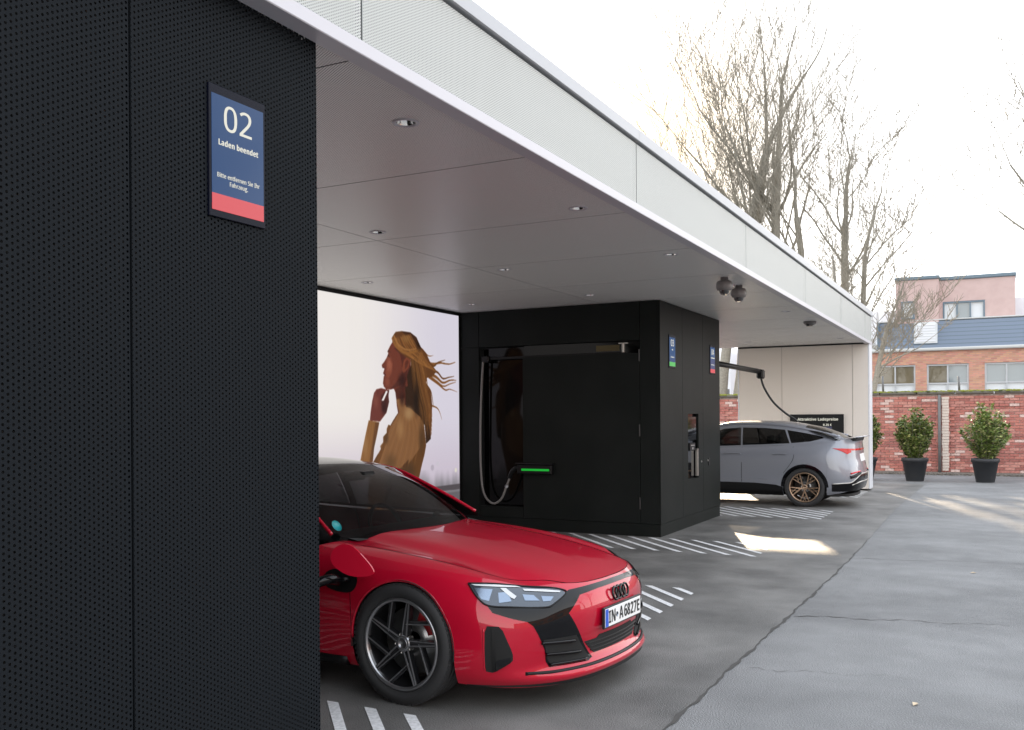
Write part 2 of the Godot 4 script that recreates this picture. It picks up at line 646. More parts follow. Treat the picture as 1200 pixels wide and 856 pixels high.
func canopy() -> void:
	var c := thing("canopy", "long flat charging canopy with perforated white edge panels and perforated ceiling", "canopy")
	var spots := []
	for z in [-1.95, -4.356, -6.785, -9.17, -11.7, -15.06, -17.3, -20.85]:
		spots.append(Vector2(-2.91, z))
	for z in [-1.95, -4.356, -6.79, -9.19, -11.67, -17.3, -20.8]:
		spots.append(Vector2(-4.84, z))
	for z in [-4.36, -6.79, -9.23, -11.75, -17.3, -20.8]:
		spots.append(Vector2(-6.74, z))
	# ceiling sheets with folded edges
	var joints := []
	var z := 5.6
	while z > -22.0:
		joints.append(z)
		z -= 1.816
	joints.append(-22.395)
	for col in [[-2.592, -5.075], [-5.075, -7.5]]:
		for i in joints.size() - 1:
			var z1: float = joints[i] - 0.005
			var z0: float = joints[i + 1] + 0.005
			var x1: float = col[0] - 0.005
			var x0: float = col[1] + 0.005
			var mine := []
			for s in spots:
				if s.x > x0 and s.x < x1 and s.y > z0 and s.y < z1:
					mine.append(s)
			var st := sur()
			for p in sheet_polys(x0, x1, z0, z1, mine):
				var idx := Geometry2D.triangulate_polygon(p)
				for k in range(0, idx.size(), 3):
					var u: Vector2 = p[idx[k]]
					var v: Vector2 = p[idx[k + 1]]
					var w: Vector2 = p[idx[k + 2]]
					if (v - u).cross(w - u) > 0:
						var s := v
						v = w
						w = s
					for q in [u, v, w]:
						st.set_uv(q)
						st.add_vertex(Vector3(q.x, CEIL, q.y))
			var o := part(c, "ceiling_panel", done(st), M.ceiling_sheet)
			st = sur()
			for e in [[x0, z0, x1, z0], [x1, z0, x1, z1], [x1, z1, x0, z1], [x0, z1, x0, z0]]:
				quad(st, Vector3(e[0], CEIL, e[1]), Vector3(e[2], CEIL, e[3]), Vector3(e[2], CEIL + 0.03, e[3]), Vector3(e[0], CEIL + 0.03, e[1]))
			part(o, "folded_edge", done(st), M.flange_grey)
	part(c, "dark_void_sheet", box(Vector3(-7.6, CEIL + 0.09, ZEND + 0.02), Vector3(-2.56, CEIL + 0.12, 5.6)), M.void_black)  # black sheet, paints the dark seen through the ceiling holes
	# recessed downlights
	var ring := lathe([Vector2(0.052, 0.02), Vector2(0.054, 0.002), Vector2(0.06, -0.006), Vector2(0.074, -0.006), Vector2(0.078, -0.001)], 28)
	var cone := lathe([Vector2(0.053, 0.0), Vector2(0.05, 0.012), Vector2(0.044, 0.03), Vector2(0.034, 0.046), Vector2(0.024, 0.054)], 28)
	var lens := lathe([Vector2(0.0, 0.05), Vector2(0.026, 0.052)], 20)
	for s in spots:
		var d := holder(c, "downlight", Vector3(s.x, CEIL, s.y))
		part(d, "trim_ring", ring, M.lip_white)
		part(d, "reflector", cone, M.chrome)
		part(d, "diffuser", lens, M.diffuser)
	# white lip along the lower edge
	part(c, "lower_lip", soft_box(Vector3(-2.59, 3.32, ZEND), Vector3(XF, 3.386, 5.6), 0.004), M.lip_white)
	part(c, "lip_recess", box(Vector3(-2.58, 3.386, ZEND + 0.01), Vector3(-2.51, 3.40, 5.6)), M.void_black)
	# perforated edge panels, one sheet per field
	var fields := [5.6, 3.85, 0.225, -3.4, -7.005, -10.67, -14.418, -18.111, -21.75, ZEND]
	for i in fields.size() - 1:
		var za: float = fields[i] - 0.006
		var zb: float = fields[i + 1] + 0.006
		var st := sur()
		var x := -2.503
		quad_uv(st, [Vector3(x, 3.394, za), Vector3(x, 3.394, zb), Vector3(x, edge_low(zb), zb), Vector3(x, edge_low(za), za)], [Vector2(za, 3.394), Vector2(zb, 3.394), Vector2(zb, edge_low(zb)), Vector2(za, edge_low(za))])
		var o := part(c, "edge_panel", done(st), M.fascia_sheet)
		st = sur()
		for e in [[za, za], [zb, zb]]:
			quad(st, Vector3(x - 0.03, 3.394, e[0]), Vector3(x, 3.394, e[0]), Vector3(x, edge_low(e[0]), e[0]), Vector3(x - 0.03, edge_low(e[0]), e[0]))
		part(o, "folded_edge", done(st), M.fascia_backing)
		# backing board and coping follow the slight rise of the roof edge
		st = sur()
		za = fields[i]
		zb = fields[i + 1]
		quad(st, Vector3(-2.545, 3.39, za), Vector3(-2.545, 3.39, zb), Vector3(-2.545, edge_low(zb) + 0.03, zb), Vector3(-2.545, edge_low(za) + 0.03, za))
		part(c, "backing_board", done(st), M.fascia_backing)
		st = sur()
		var prof := [Vector2(-2.9, 0.03), Vector2(-2.488, 0.018), Vector2(-2.478, 0.022), Vector2(-2.478, 0.104), Vector2(-2.486, 0.112), Vector2(-2.9, 0.12)]
		for k in prof.size() - 1:
			var p: Vector2 = prof[k]
			var q: Vector2 = prof[k + 1]
			var ya := edge_low(za)
			var yb := edge_low(zb)
			var fa := (edge_top(za) - edge_low(za)) / 0.112
			var fb := (edge_top(zb) - edge_low(zb)) / 0.112
			quad(st, Vector3(p.x, ya + p.y * fa, za - 0.0015), Vector3(p.x, yb + p.y * fb, zb + 0.0015), Vector3(q.x, yb + q.y * fb, zb + 0.0015), Vector3(q.x, ya + q.y * fa, za - 0.0015))
		part(c, "coping", done(st), M.coping_white)
	# roof deck, rear edge and far end
	part(c, "roof_deck", box(Vector3(-7.7, 3.70, ZEND + 0.02), Vector3(-2.6, 3.78, 5.6)), M.fascia_backing)
	part(c, "rear_edge", soft_box(Vector3(-7.72, 3.33, ZEND), Vector3(-7.62, 3.95, 5.6), 0.01), M.coping_white)
	part(c, "end_edge", soft_box(Vector3(-7.62, 3.39, ZEND - 0.02), Vector3(-2.505, 3.98, ZEND), 0.006), M.coping_white)

# ---------------------------------------------------------------- charging blocks
func sheet_x(x: float, z0: float, z1: float, y0: float, y1: float) -> ArrayMesh:
	var st := sur()
	quad_uv(st, [Vector3(x, y0, z1), Vector3(x, y0, z0), Vector3(x, y1, z0), Vector3(x, y1, z1)], [Vector2(z1, y0), Vector2(z0, y0), Vector2(z0, y1), Vector2(z1, y1)])
	for e in [z0, z1]:
		var q := [Vector3(x - 0.025, y0, e), Vector3(x, y0, e), Vector3(x, y1, e), Vector3(x - 0.025, y1, e)]
		if e == z0:
			q.reverse()
		quad_uv(st, q, [Vector2(0.0087, 0.0053), Vector2(0.0088, 0.0053), Vector2(0.0088, 0.0054), Vector2(0.0087, 0.0054)])
	return done(st)

func screen(parent: Node, x: float, z_mid: float, y0: float, y1: float, w: float, number: String, words: String, low: String, low2: String, bar: Material, label: String) -> void:
	var d := holder(parent, "display", Vector3(x, (y0 + y1) * 0.5, z_mid))
	d.set_meta("label", label)
	d.rotation.y = PI / 2
	var h := (y1 - y0) * 0.5
	part(d, "bezel", soft_box(Vector3(-w / 2, -h, -0.03), Vector3(w / 2, h, 0.006), 0.002), M.screen_bezel)
	part(d, "screen", box(Vector3(-w / 2 + 0.012, -h + 0.05, 0.0062), Vector3(w / 2 - 0.012, h - 0.035, 0.0072)), M.screen_blue)
	part(d, "status_bar", box(Vector3(-w / 2 + 0.012, -h + 0.026, 0.0062), Vector3(w / 2 - 0.012, -h + 0.088, 0.0076)), bar)
	var t := func(x_: float, y_: float) -> Transform3D: return Transform3D(Basis(), Vector3(x_, y_, 0.0085))
	text(d, "lettering", number, 0.096, M.print_white, t.call(0, h - 0.115), false, 1.12)
	text(d, "lettering", words, 0.0215, M.print_white, t.call(0, h - 0.212), true)
	text(d, "lettering", low, 0.0165, M.print_white, t.call(0, -h + 0.16))
	if low2 != "":
		text(d, "lettering", low2, 0.0165, M.print_white, t.call(0, -h + 0.135))

func near_block() -> void:
	var x := -2.592
	var b := thing("charging_block", "tall black perforated charging block beside the red car, screen reading 02", "charging block")
	part(b, "core", box(Vector3(-7.5, 0.0, -3.16), Vector3(x - 0.06, 3.345, -0.03)), M.block_core)
	part(b, "plinth", box(Vector3(-7.5, 0.0, -3.18), Vector3(x - 0.03, 0.12, -0.01)), M.block_core)
	for e in [[-3.19, -2.216], [-2.206, -1.1], [-1.09, -0.0]]:
		part(b, "perforated_panel", sheet_x(x, e[0], e[1], 0.03, 3.343), M.block_sheet)
	# folded corner strip on the bay side, then the plain side panels
	for s in [[-3.19, 1.0], [0.0, -1.0]]:
		part(b, "corner_strip", box(Vector3(x - 0.06, 0.03, s[0] + 0.002 * s[1]), Vector3(x - 0.027, 3.343, s[0] + 0.006 * s[1])), M.block_panel)
	for e in [[-7.5, -5.9], [-5.89, -4.3], [-4.29, x - 0.063]]:
		part(b, "side_panel", box(Vector3(e[0], 0.12, -3.19), Vector3(e[1], 3.343, -3.165)), M.block_panel)
		part(b, "side_panel", box(Vector3(e[0], 0.12, -0.025), Vector3(e[1], 3.343, 0.0)), M.block_panel)
	screen(b, x + 0.004, -2.709, 2.461, 2.957, 0.30, "02", "Laden beendet", "Bitte entfernen Sie Ihr", "Fahrzeug.", M.screen_red, "blue status screen reading 02 with a red bar")

func far_block() -> void:
	var x := -4.172
	var zf := -12.608
	var b := thing("charging_block", "black charging block between the bays with screens reading 03 and 04", "charging block")
	part(b, "core", box(Vector3(-7.59, 0.0, -15.78), Vector3(x - 0.06, 3.34, zf - 0.19)), M.block_core)
	part(b, "plinth", box(Vector3(-7.595, 0.0, -15.795), Vector3(x - 0.008, 0.18, zf - 0.008)), M.block_panel)
	# bay front with three sheets; the middle one holds the pay terminal
	for e in [[-13.657, zf], [-15.8, -14.772]]:
		part(b, "front_panel", box(Vector3(x - 0.03, 0.186, e[0]), Vector3(x, 3.343, e[1])), M.block_panel)
	part(b, "front_panel", box(Vector3(x - 0.03, 1.745, -14.764), Vector3(x, 3.343, -13.665)), M.block_panel)
	part(b, "front_panel", box(Vector3(x - 0.03, 0.186, -14.764), Vector3(x, 0.734, -13.665)), M.block_panel)
	part(b, "front_panel", box(Vector3(x - 0.03, 0.736, -13.93), Vector3(x, 1.743, -13.665)), M.block_panel)
	part(b, "front_panel", box(Vector3(x - 0.03, 0.736, -14.764), Vector3(x, 1.743, -14.5)), M.block_panel)
	var t := holder(b, "pay_terminal")
	part(t, "recess", box(Vector3(x - 0.058, 0.74, -14.498), Vector3(x - 0.05, 1.742, -13.932)), M.gloss_black)
	part(t, "screen", soft_box(Vector3(x - 0.05, 1.33, -14.46), Vector3(x - 0.02, 1.70, -13.98), 0.004), M.gloss_black)
	part(t, "card_reader", soft_box(Vector3(x - 0.05, 1.17, -14.36), Vector3(x - 0.012, 1.29, -14.08), 0.006), M.plastic_black)
	part(t, "card_slot", box(Vector3(x - 0.012, 1.245, -14.32), Vector3(x - 0.0105, 1.26, -14.12)), M.steel)
	part(t, "keypad_mark", box(Vector3(x - 0.012, 1.19, -14.25), Vector3(x - 0.0105, 1.225, -14.19)), M.steel)
	part(t, "door_handle", soft_box(Vector3(x - 0.04, 0.76, -14.475), Vector3(x + 0.005, 1.20, -14.445), 0.005), M.steel)
	for z in [-14.645, -15.02, -15.1]:
		part(b, "socket_knob", lathe([Vector2(0, 0.012), Vector2(0.018, 0.01), Vector2(0.02, 0.0)], 12, Transform3D(Basis(Vector3.BACK, -PI / 2), Vector3(x, 0.985, z))), M.steel)
	part(b, "latch", soft_box(Vector3(x, 0.9, -15.12), Vector3(x + 0.012, 1.02, -15.06), 0.003), M.plastic_black)
	# side towards the red car: corner post, top band, door with niche for the charging cable
	var z1 := zf
	var z0 := zf - 0.03
	for p in [[-4.47, x - 0.033, 0.186, 3.343], [-7.09, -4.478, 2.797, 3.343], [-7.6, -7.1, 2.797, 3.343], [-7.6, -7.1, 0.186, 2.789], [-7.092, -6.346, 0.186, 0.345]]:
		part(b, "side_panel", box(Vector3(p[0], p[2], z0), Vector3(p[1], p[3], z1)), M.block_panel)
	var door := part(b, "door", box(Vector3(-6.338, 0.186, z0), Vector3(-4.478, 2.615, z1 - 0.001)), M.block_panel)
	for y in [2.58, 1.509, 0.472]:
		part(door, "hinge", soft_box(Vector3(-4.49, y - 0.085, z1 - 0.001), Vector3(-4.472, y + 0.085, z1 + 0.012), 0.003), M.hinge_metal)
	part(b, "rail_cover", box(Vector3(-6.338, 2.617, zf - 0.08), Vector3(-4.478, 2.789, zf - 0.06)), M.niche_black)
	part(b, "niche_glass", box(Vector3(-7.095, 0.35, zf - 0.185), Vector3(-6.342, 2.789, zf - 0.165)), M.niche_black)
	part(b, "cable_rail", soft_box(Vector3(-6.95, 2.60, zf - 0.12), Vector3(-4.72, 2.64, zf - 0.04), 0.006), M.plastic_black)
	var rl := part(b, "rail_end", soft_box(Vector3(-4.75, 2.63, zf - 0.07), Vector3(-4.715, 2.765, zf - 0.012), 0.004), M.steel)
	part(rl, "rail_clip", box(Vector3(-4.80, 2.755, zf - 0.05), Vector3(-4.66, 2.77, zf - 0.02)), M.steel)
	part(b, "rail_cover", box(Vector3(-5.16, 2.66, zf - 0.0595), Vector3(-4.80, 2.745, zf - 0.055)), M.brass_dark)
	part(b, "cable_head", soft_box(Vector3(-7.06, 2.56, zf - 0.1), Vector3(-6.93, 2.66, zf - 0.0), 0.015), M.plastic_black)
	var h := part(b, "holster", soft_box(Vector3(-6.40, 0.857, z1), Vector3(-5.825, 1.0, z1 + 0.10), 0.012), M.plastic_black)
	part(h, "status_light", box(Vector3(-6.32, 0.905, z1 + 0.1005), Vector3(-5.86, 0.937, z1 + 0.104)), M.led_green)
	part(h, "holster_lid", soft_box(Vector3(-6.42, 1.003, z1), Vector3(-5.80, 1.02, z1 + 0.12), 0.004), M.gloss_black)
	var zc := zf - 0.02
	var cable := tube(curve([Vector3(-7.03, 2.60, zc), Vector3(-7.055, 2.2, zc + 0.01), Vector3(-7.075, 1.6, zc + 0.02), Vector3(-7.075, 0.95, zc + 0.02), Vector3(-7.02, 0.55, zc + 0.03), Vector3(-6.86, 0.39, zc + 0.05), Vector3(-6.70, 0.46, zc + 0.06), Vector3(-6.60, 0.66, zc + 0.07), Vector3(-6.545, 0.79, zc + 0.07)], 7), 0.017, 10)
	var cb := tag(part(self, numbered("charging_cable"), cable, M.cable_grey), "grey charging cable hanging in a loop from the black block's niche", "cable") as MeshInstance3D
	part(cb, "cable_ball", lathe([Vector2(0, -0.03), Vector2(0.022, -0.02), Vector2(0.03, 0), Vector2(0.022, 0.02), Vector2(0, 0.03)], 14, Transform3D(Basis(), Vector3(-6.60, 0.66, zc + 0.07))), M.coping_white)
	part(cb, "connector", tube(curve([Vector3(-6.545, 0.79, zc + 0.07), Vector3(-6.51, 0.87, zc + 0.08), Vector3(-6.44, 0.94, zc + 0.07), Vector3(-6.395, 0.93, zc + 0.05)], 5), 0.034, 10), M.plastic_black)
	screen(b, x + 0.004, -13.142, 2.41, 2.89, 0.30, "03", "Frei", "Bitte wählen Sie", "", M.screen_green, "small status screen reading 03 with a green bar")
	screen(b, x + 0.004, -15.33, 2.40, 2.885, 0.30, "04", "Laden beendet", "Bitte entfernen Sie", "", M.screen_red, "small status screen reading 04 with a red bar")
	# far side with the boom over the grey car
	part(b, "side_panel", box(Vector3(-7.6, 0.186, -15.8), Vector3(x - 0.033, 3.343, -15.785)), M.block_panel)
	var bm := holder(b, "cable_boom")
	part(bm, "boom_arm", tube([Vector3(-4.42, 2.655, -15.7), Vector3(-4.33, 2.63, -17.6), Vector3(-4.27, 2.615, -19.3)], 0.052, 4), M.plastic_black)
	part(bm, "boom_head", soft_box(Vector3(-4.33, 2.47, -19.52), Vector3(-4.2, 2.66, -19.26), 0.03), M.plastic_black)

# ---------------------------------------------------------------- backlit picture
func fill(im: Image, pts: PackedVector2Array, c: Color) -> void:
	var y0 := 1e9
	var y1 := -1e9
	for p in pts:
		y0 = minf(y0, p.y)
		y1 = maxf(y1, p.y)
	for y in range(maxi(0, floori(y0)), mini(im.get_height() - 1, ceili(y1)) + 1):
		var xs := []
		for i in pts.size():
			var a := pts[i]
			var b := pts[(i + 1) % pts.size()]
			if (a.y <= y + 0.5) != (b.y <= y + 0.5):
				xs.append(a.x + (y + 0.5 - a.y) / (b.y - a.y) * (b.x - a.x))
		xs.sort()
		for k in range(0, xs.size() - 1, 2):
			var l := roundi(xs[k])
			var r := roundi(xs[k + 1])
			if r > l:
				if c.a < 1.0:
					for x in range(maxi(l, 0), mini(r, im.get_width())):
						im.set_pixel(x, y, im.get_pixel(x, y).lerp(Color(c.r, c.g, c.b), c.a))
				else:
					im.fill_rect(Rect2i(l, y, r - l, 1), c)

func light_box() -> void:
	var xb := -7.43
	var z_l := -5.2
	var z_r := -12.56
	var y_t := 3.30
	var y_b := 0.12
	var per := 190.0
	var w := int((z_l - z_r) * per)
	var h := int((y_t - y_b) * per)
	var im := Image.create_empty(w, h, false, Image.FORMAT_RGB8)
	var n := FastNoiseLite.new()
	n.frequency = 0.006
	for y in range(0, h, 2):
		for x in range(0, w, 2):
			var u := float(x) / w
			var v := float(y) / h
			var c := Color8(233, 228, 224).lerp(Color8(210, 205, 217), smoothstep(0.62, 0.95, u))
			c = c.lerp(Color8(196, 184, 198), smoothstep(0.45, 0.8, v) * 0.8)
			if v > 0.74 and u > 0.5:
				c = c.lerp(Color8(120, 117, 122), smoothstep(0.74, 0.86, v + n.get_noise_2d(x * 2.0, y * 0.3) * 0.05))
			if v > 0.86:
				c = c.lerp(Color8(92, 88, 92), 0.7)
			im.fill_rect(Rect2i(x, y, 2, 2), c)
	# places on the picture, given as photo pixels
	var at := func(px: float, py: float) -> Vector2:
		var q := pick(px, py, 0, xb)
		return Vector2((z_l - q.z) * per, (y_t - q.y) * per)
	var a4 := func(l: Array) -> PackedVector2Array:
		var o := PackedVector2Array()
		for k in range(0, l.size(), 2):
			o.append(at.call(415 + l[k] / 7.13, 380 + l[k + 1] / 7.13))
		return o
	var a5 := func(l: Array) -> PackedVector2Array:
		var o := PackedVector2Array()
		for k in range(0, l.size(), 2):
			o.append(at.call(415 + l[k] / 6.115, 460 + l[k + 1] / 6.115))
		return o
	var stroke := func(pts: PackedVector2Array, w0: float, w1: float, c: Color) -> void:
		var s := []
		for p in pts:
			s.append(Vector3(p.x, p.y, 0))
		var cv := curve(s, 6)
		var l := PackedVector2Array()
		var r := PackedVector2Array()
		for i in cv.size():
			var d: Vector3 = (cv[mini(i + 1, cv.size() - 1)] - cv[maxi(i - 1, 0)]).normalized()
			var k := lerpf(w0, w1, float(i) / (cv.size() - 1)) * 0.5
			l.append(Vector2(cv[i].x - d.y * k, cv[i].y + d.x * k))
			r.append(Vector2(cv[i].x + d.y * k, cv[i].y - d.x * k))
		r.reverse()
		l.append_array(r)
		fill(im, l, c)
	# blurred skyline lights
	for d in [[598, 512, 22, Color8(196, 190, 200)], [728, 558, 20, Color8(226, 222, 200)], [560, 540, 26, Color8(168, 160, 172)]]:
		var ctr: Vector2 = a5.call([d[0], d[1]])[0]
		var cp := PackedVector2Array()
		for k in 20:
			cp.append(ctr + Vector2(cos(TAU * k / 20), sin(TAU * k / 20)) * d[2] * 0.33)
		fill(im, cp, Color(d[3].r, d[3].g, d[3].b, 0.75))
	fill(im, a5.call([560, 680, 790, 650, 790, 690, 560, 715]), Color8(82, 76, 80))
	# far hair streaming in the wind
	var hair := [Color8(119, 75, 39), Color8(97, 60, 31), Color8(122, 79, 42), Color8(77, 47, 27)]
	for s in [[[560, 260, 640, 330, 720, 325, 790, 335, 845, 318], 20, 3], [[580, 290, 660, 350, 700, 320, 760, 300], 18, 2], [[600, 380, 690, 400, 740, 455, 790, 445, 835, 437], 20, 2], [[590, 400, 680, 440, 740, 490, 800, 470, 852, 470], 26, 3], [[620, 440, 700, 500, 760, 550, 800, 545, 862, 568], 18, 1], [[610, 420, 690, 480, 745, 520, 800, 500, 850, 485], 16, 2], [[570, 210, 620, 265, 660, 262], 10, 1], [[640, 680, 690, 700, 715, 740, 732, 800], 12, 1], [[600, 500, 640, 560, 655, 640, 662, 690], 10, 2]]:
		stroke.call(a4.call(s[0]), s[1] * 0.42, s[2] * 0.6, hair[rng.randi() % 3])
	# face, neck, hand
	fill(im, a4.call([320, 150, 300, 180, 280, 222, 284, 245, 270, 282, 250, 315, 230, 340, 231, 360, 252, 372, 246, 395, 240, 410, 254, 424, 246, 440, 243, 465, 240, 495, 247, 522, 265, 545, 300, 548, 330, 540, 345, 575, 350, 620, 355, 680, 365, 740, 430, 690, 480, 560, 470, 300, 380, 180]), Color8(105, 52, 39))
	fill(im, a4.call([330, 200, 380, 250, 400, 330, 395, 420, 340, 500, 300, 540, 330, 538, 420, 500, 460, 420, 470, 300, 400, 200]), Color8(80, 39, 31))
	fill(im, a4.call([290, 300, 320, 330, 315, 400, 290, 450, 262, 440, 262, 400, 275, 340]), Color8(126, 66, 48))
	fill(im, a4.call([340, 545, 420, 500, 450, 560, 430, 690, 368, 735, 352, 640]), Color8(77, 37, 28))
	stroke.call(a4.call([278, 232, 288, 222, 302, 238]), 3, 1, Color8(58, 31, 25))
	stroke.call(a4.call([278, 268, 288, 264, 300, 280]), 4, 2, Color8(40, 22, 19))
	stroke.call(a4.call([244, 412, 258, 424, 266, 430]), 4, 2, Color8(77, 28, 27))
	stroke.call(a4.call([236, 362, 250, 366]), 3, 2, Color8(67, 31, 25))
	fill(im, a4.call([412, 305, 440, 272, 470, 305, 452, 370, 412, 410, 398, 385]), Color8(117, 60, 42))
	fill(im, a4.call([425, 320, 445, 295, 456, 320, 440, 362, 422, 380]), Color8(87, 42, 31))
	fill(im, a4.call([185, 545, 225, 535, 262, 545, 292, 550, 286, 600, 291, 650, 270, 740, 215, 815, 130, 806, 136, 740, 150, 640, 165, 575]), Color8(102, 48, 41))
	fill(im, a4.call([220, 600, 260, 560, 292, 552, 286, 600, 291, 650, 270, 740, 230, 720, 225, 650]), Color8(72, 33, 30))
	stroke.call(a4.call([200, 560, 190, 600, 180, 640]), 3, 2, Color8(75, 34, 30))
	fill(im, a4.call([266, 556, 280, 562, 245, 642, 228, 640]), Color8(228, 224, 222))
	# jumper
	var wool := Color8(126, 86, 53)
	fill(im, a5.call([300, 50, 320, 140, 262, 238, 244, 232, 232, 262, 232, 290, 206, 320, 207, 358, 186, 385, 190, 408, 152, 470, 132, 508, 110, 560, 95, 850, 440, 850, 462, 625, 480, 540, 505, 440, 515, 380, 500, 230, 470, 140, 420, 98, 362, 92, 362, 40]), wool)
	fill(im, a5.call([500, 230, 515, 380, 505, 440, 480, 540, 462, 625, 440, 850, 330, 850, 350, 560, 400, 500, 470, 400, 480, 300]), Color8(94, 60, 31))
	fill(im, a5.call([262, 238, 244, 232, 232, 290, 206, 320, 207, 358, 190, 408, 152, 470, 132, 508, 175, 520, 215, 400]), Color8(105, 66, 33))
	fill(im, a5.call([240, 545, 330, 545, 390, 480, 370, 600, 330, 850, 200, 850]), Color8(80, 50, 27))
	for k in 13:
		var dx := k * 21.0
		stroke.call(a5.call([318 + dx * 0.45, 150 + dx * 0.1, 270 + dx * 0.75, 290, 222 + dx * 0.9, 400 + dx * 0.1, 180 + dx * 0.95, 520 + dx * 0.18]), 1.2, 1.2, Color8(115, 75, 39) if k % 2 else Color8(147, 102, 59))
	stroke.call(a5.call([262, 238, 290, 190, 322, 140]), 4, 3, Color8(92, 56, 30))
	fill(im, a5.call([103, 200, 180, 215, 166, 290, 142, 400, 132, 508, 60, 522, 42, 500, 75, 330]), Color8(134, 90, 48))
	fill(im, a5.call([150, 215, 180, 215, 166, 290, 142, 400, 132, 508, 105, 512, 128, 380]), Color8(97, 61, 33))
	for k in 4:
		stroke.call(a5.call([112 + k * 15, 208, 92 + k * 18, 340, 60 + k * 18, 505]), 1.2, 1.2, Color8(112, 72, 38))
	# hair over the head and shoulder
	fill(im, a4.call([315, 110, 345, 65, 400, 58, 470, 70, 520, 110, 555, 190, 600, 240, 640, 330, 690, 395, 650, 440, 605, 450, 600, 500, 640, 560, 652, 680, 645, 800, 640, 960, 600, 1000, 590, 850, 540, 760, 480, 660, 450, 560, 440, 430, 470, 380, 475, 300, 430, 275, 380, 240, 340, 190, 318, 150]), Color8(94, 58, 31))
	fill(im, a4.call([440, 430, 475, 340, 520, 420, 560, 560, 600, 700, 640, 960, 600, 1000, 590, 850, 540, 760, 480, 660, 450, 560]), Color8(48, 30, 19))
	fill(im, a4.call([425, 520, 490, 520, 560, 700, 580, 800, 470, 705, 432, 692]), Color8(48, 30, 19))
	fill(im, a4.call([400, 60, 470, 70, 520, 110, 558, 195, 520, 190, 460, 140]), Color8(62, 37, 22))
	for k in 150:
		var t := rng.randf()
		var u := rng.randf()
		var x0 := lerpf(330, 470, t)
		var y0 := lerpf(110, 75, t) + u * 20
		var c: Color = [Color8(132, 86, 45), Color8(126, 80, 41), Color8(82, 50, 28), Color8(151, 102, 56)][rng.randi() % 4]
		if k % 2 == 0:
			stroke.call(a4.call([x0, y0, lerpf(370, 520, t), lerpf(200, 170, t) + u * 20, lerpf(470, 570, t), lerpf(275, 235, t) + u * 10, lerpf(520, 620, u), lerpf(320, 280, t) + u * 40, lerpf(560, 690, u), lerpf(340, 400, u)]), 1.7, 0.8, c)
		else:
			var b := lerpf(480, 600, t)
			stroke.call(a4.call([lerpf(470, 560, t), lerpf(300, 260, t), b, lerpf(430, 400, t), b + 20, 540 + u * 40, lerpf(540, 650, t), 690 + u * 40, lerpf(570, 645, t), lerpf(780, 960, u)]), 1.6, 0.7, c.darkened(0.35 * (1.0 - t)))
	stroke.call(a4.call([318, 112, 345, 180, 420, 240, 490, 235, 540, 215]), 9, 5, Color8(134, 88, 45))
	stroke.call(a4.call([330, 95, 370, 170, 440, 215, 520, 205]), 6, 3, Color8(149, 102, 57))
	# soft modelling of skin, wool and hair, only on the figure itself
	var blob := func(c: Vector2, rx: float, ry: float, col: Color, strong: float) -> void:
		for y in range(maxi(0, int(c.y - ry)), mini(h, int(c.y + ry))):
			for x in range(maxi(0, int(c.x - rx)), mini(w, int(c.x + rx))):
				var q := Vector2((x - c.x) / rx, (y - c.y) / ry).length()
				if q < 1.0:
					var o := im.get_pixel(x, y)
					if o.get_luminance() < 0.62:
						im.set_pixel(x, y, o.lerp(col, minf(1.0, strong * 1.5) * (1.0 - q * q) * (1.0 - q * q)))
	for b in [[290, 330, 60, 90, Color8(151, 88, 68), 0.55], [275, 480, 50, 60, Color8(136, 74, 57), 0.5], [400, 470, 90, 90, Color8(49, 23, 20), 0.7], [400, 620, 60, 90, Color8(51, 25, 20), 0.6], [180, 640, 50, 90, Color8(127, 71, 59), 0.5], [250, 700, 60, 90, Color8(51, 23, 23), 0.6], [430, 120, 90, 50, Color8(144, 105, 59), 0.4], [540, 170, 60, 80, Color8(44, 28, 18), 0.6], [520, 620, 70, 200, Color8(30, 20, 15), 0.6]]:
		blob.call(a4.call([b[0], b[1]])[0], b[2] * 0.33, b[3] * 0.33, b[4], b[5])
	for b in [[390, 150, 90, 70, Color8(159, 124, 85), 0.6], [330, 260, 70, 110, Color8(153, 113, 73), 0.5], [480, 330, 60, 160, Color8(81, 56, 34), 0.6], [260, 500, 110, 90, Color8(88, 61, 35), 0.5], [400, 560, 100, 90, Color8(71, 49, 30), 0.6], [80, 380, 40, 130, Color8(151, 112, 71), 0.4], [150, 420, 40, 110, Color8(74, 51, 30), 0.6], [230, 330, 40, 60, Color8(78, 52, 30), 0.5]]:
		blob.call(a5.call([b[0], b[1]])[0], b[2] * 0.39, b[3] * 0.39, b[4], b[5])
	im.resize(w * 2 / 5, h * 2 / 5, Image.INTERPOLATE_LANCZOS)
	var tex := ImageTexture.create_from_image(im)
	var pm := mat("picture_print", Color(0.08, 0.08, 0.08), 0.5)
	pm.emission_enabled = true
	pm.emission = Color.BLACK
	pm.emission_texture = tex
	pm.emission = Color.WHITE
	pm.emission_operator = BaseMaterial3D.EMISSION_OP_MULTIPLY
	pm.emission_energy_multiplier = 1.03 / EXPOSURE
	var back := thing("rear_wall", "black rear wall of the parking bay behind the backlit picture", "wall")
	part(back, "wall_panel", box(Vector3(-7.6, 0.0, -12.6), Vector3(-7.5, 3.343, -3.2)), M.block_core)
	var lb := thing("light_box", "large backlit advertising picture of a woman in profile with windblown hair", "light box", Vector3(xb, 0, z_l))
	var len := z_l - z_r
	var st := sur()
	quad_uv(st, [Vector3(0, y_b, 0), Vector3(0, y_b, -len), Vector3(0, y_t, -len), Vector3(0, y_t, 0)], [Vector2(0, 1), Vector2(1, 1), Vector2(1, 0), Vector2(0, 0)])
	part(lb, "picture_screen", done(st), pm)
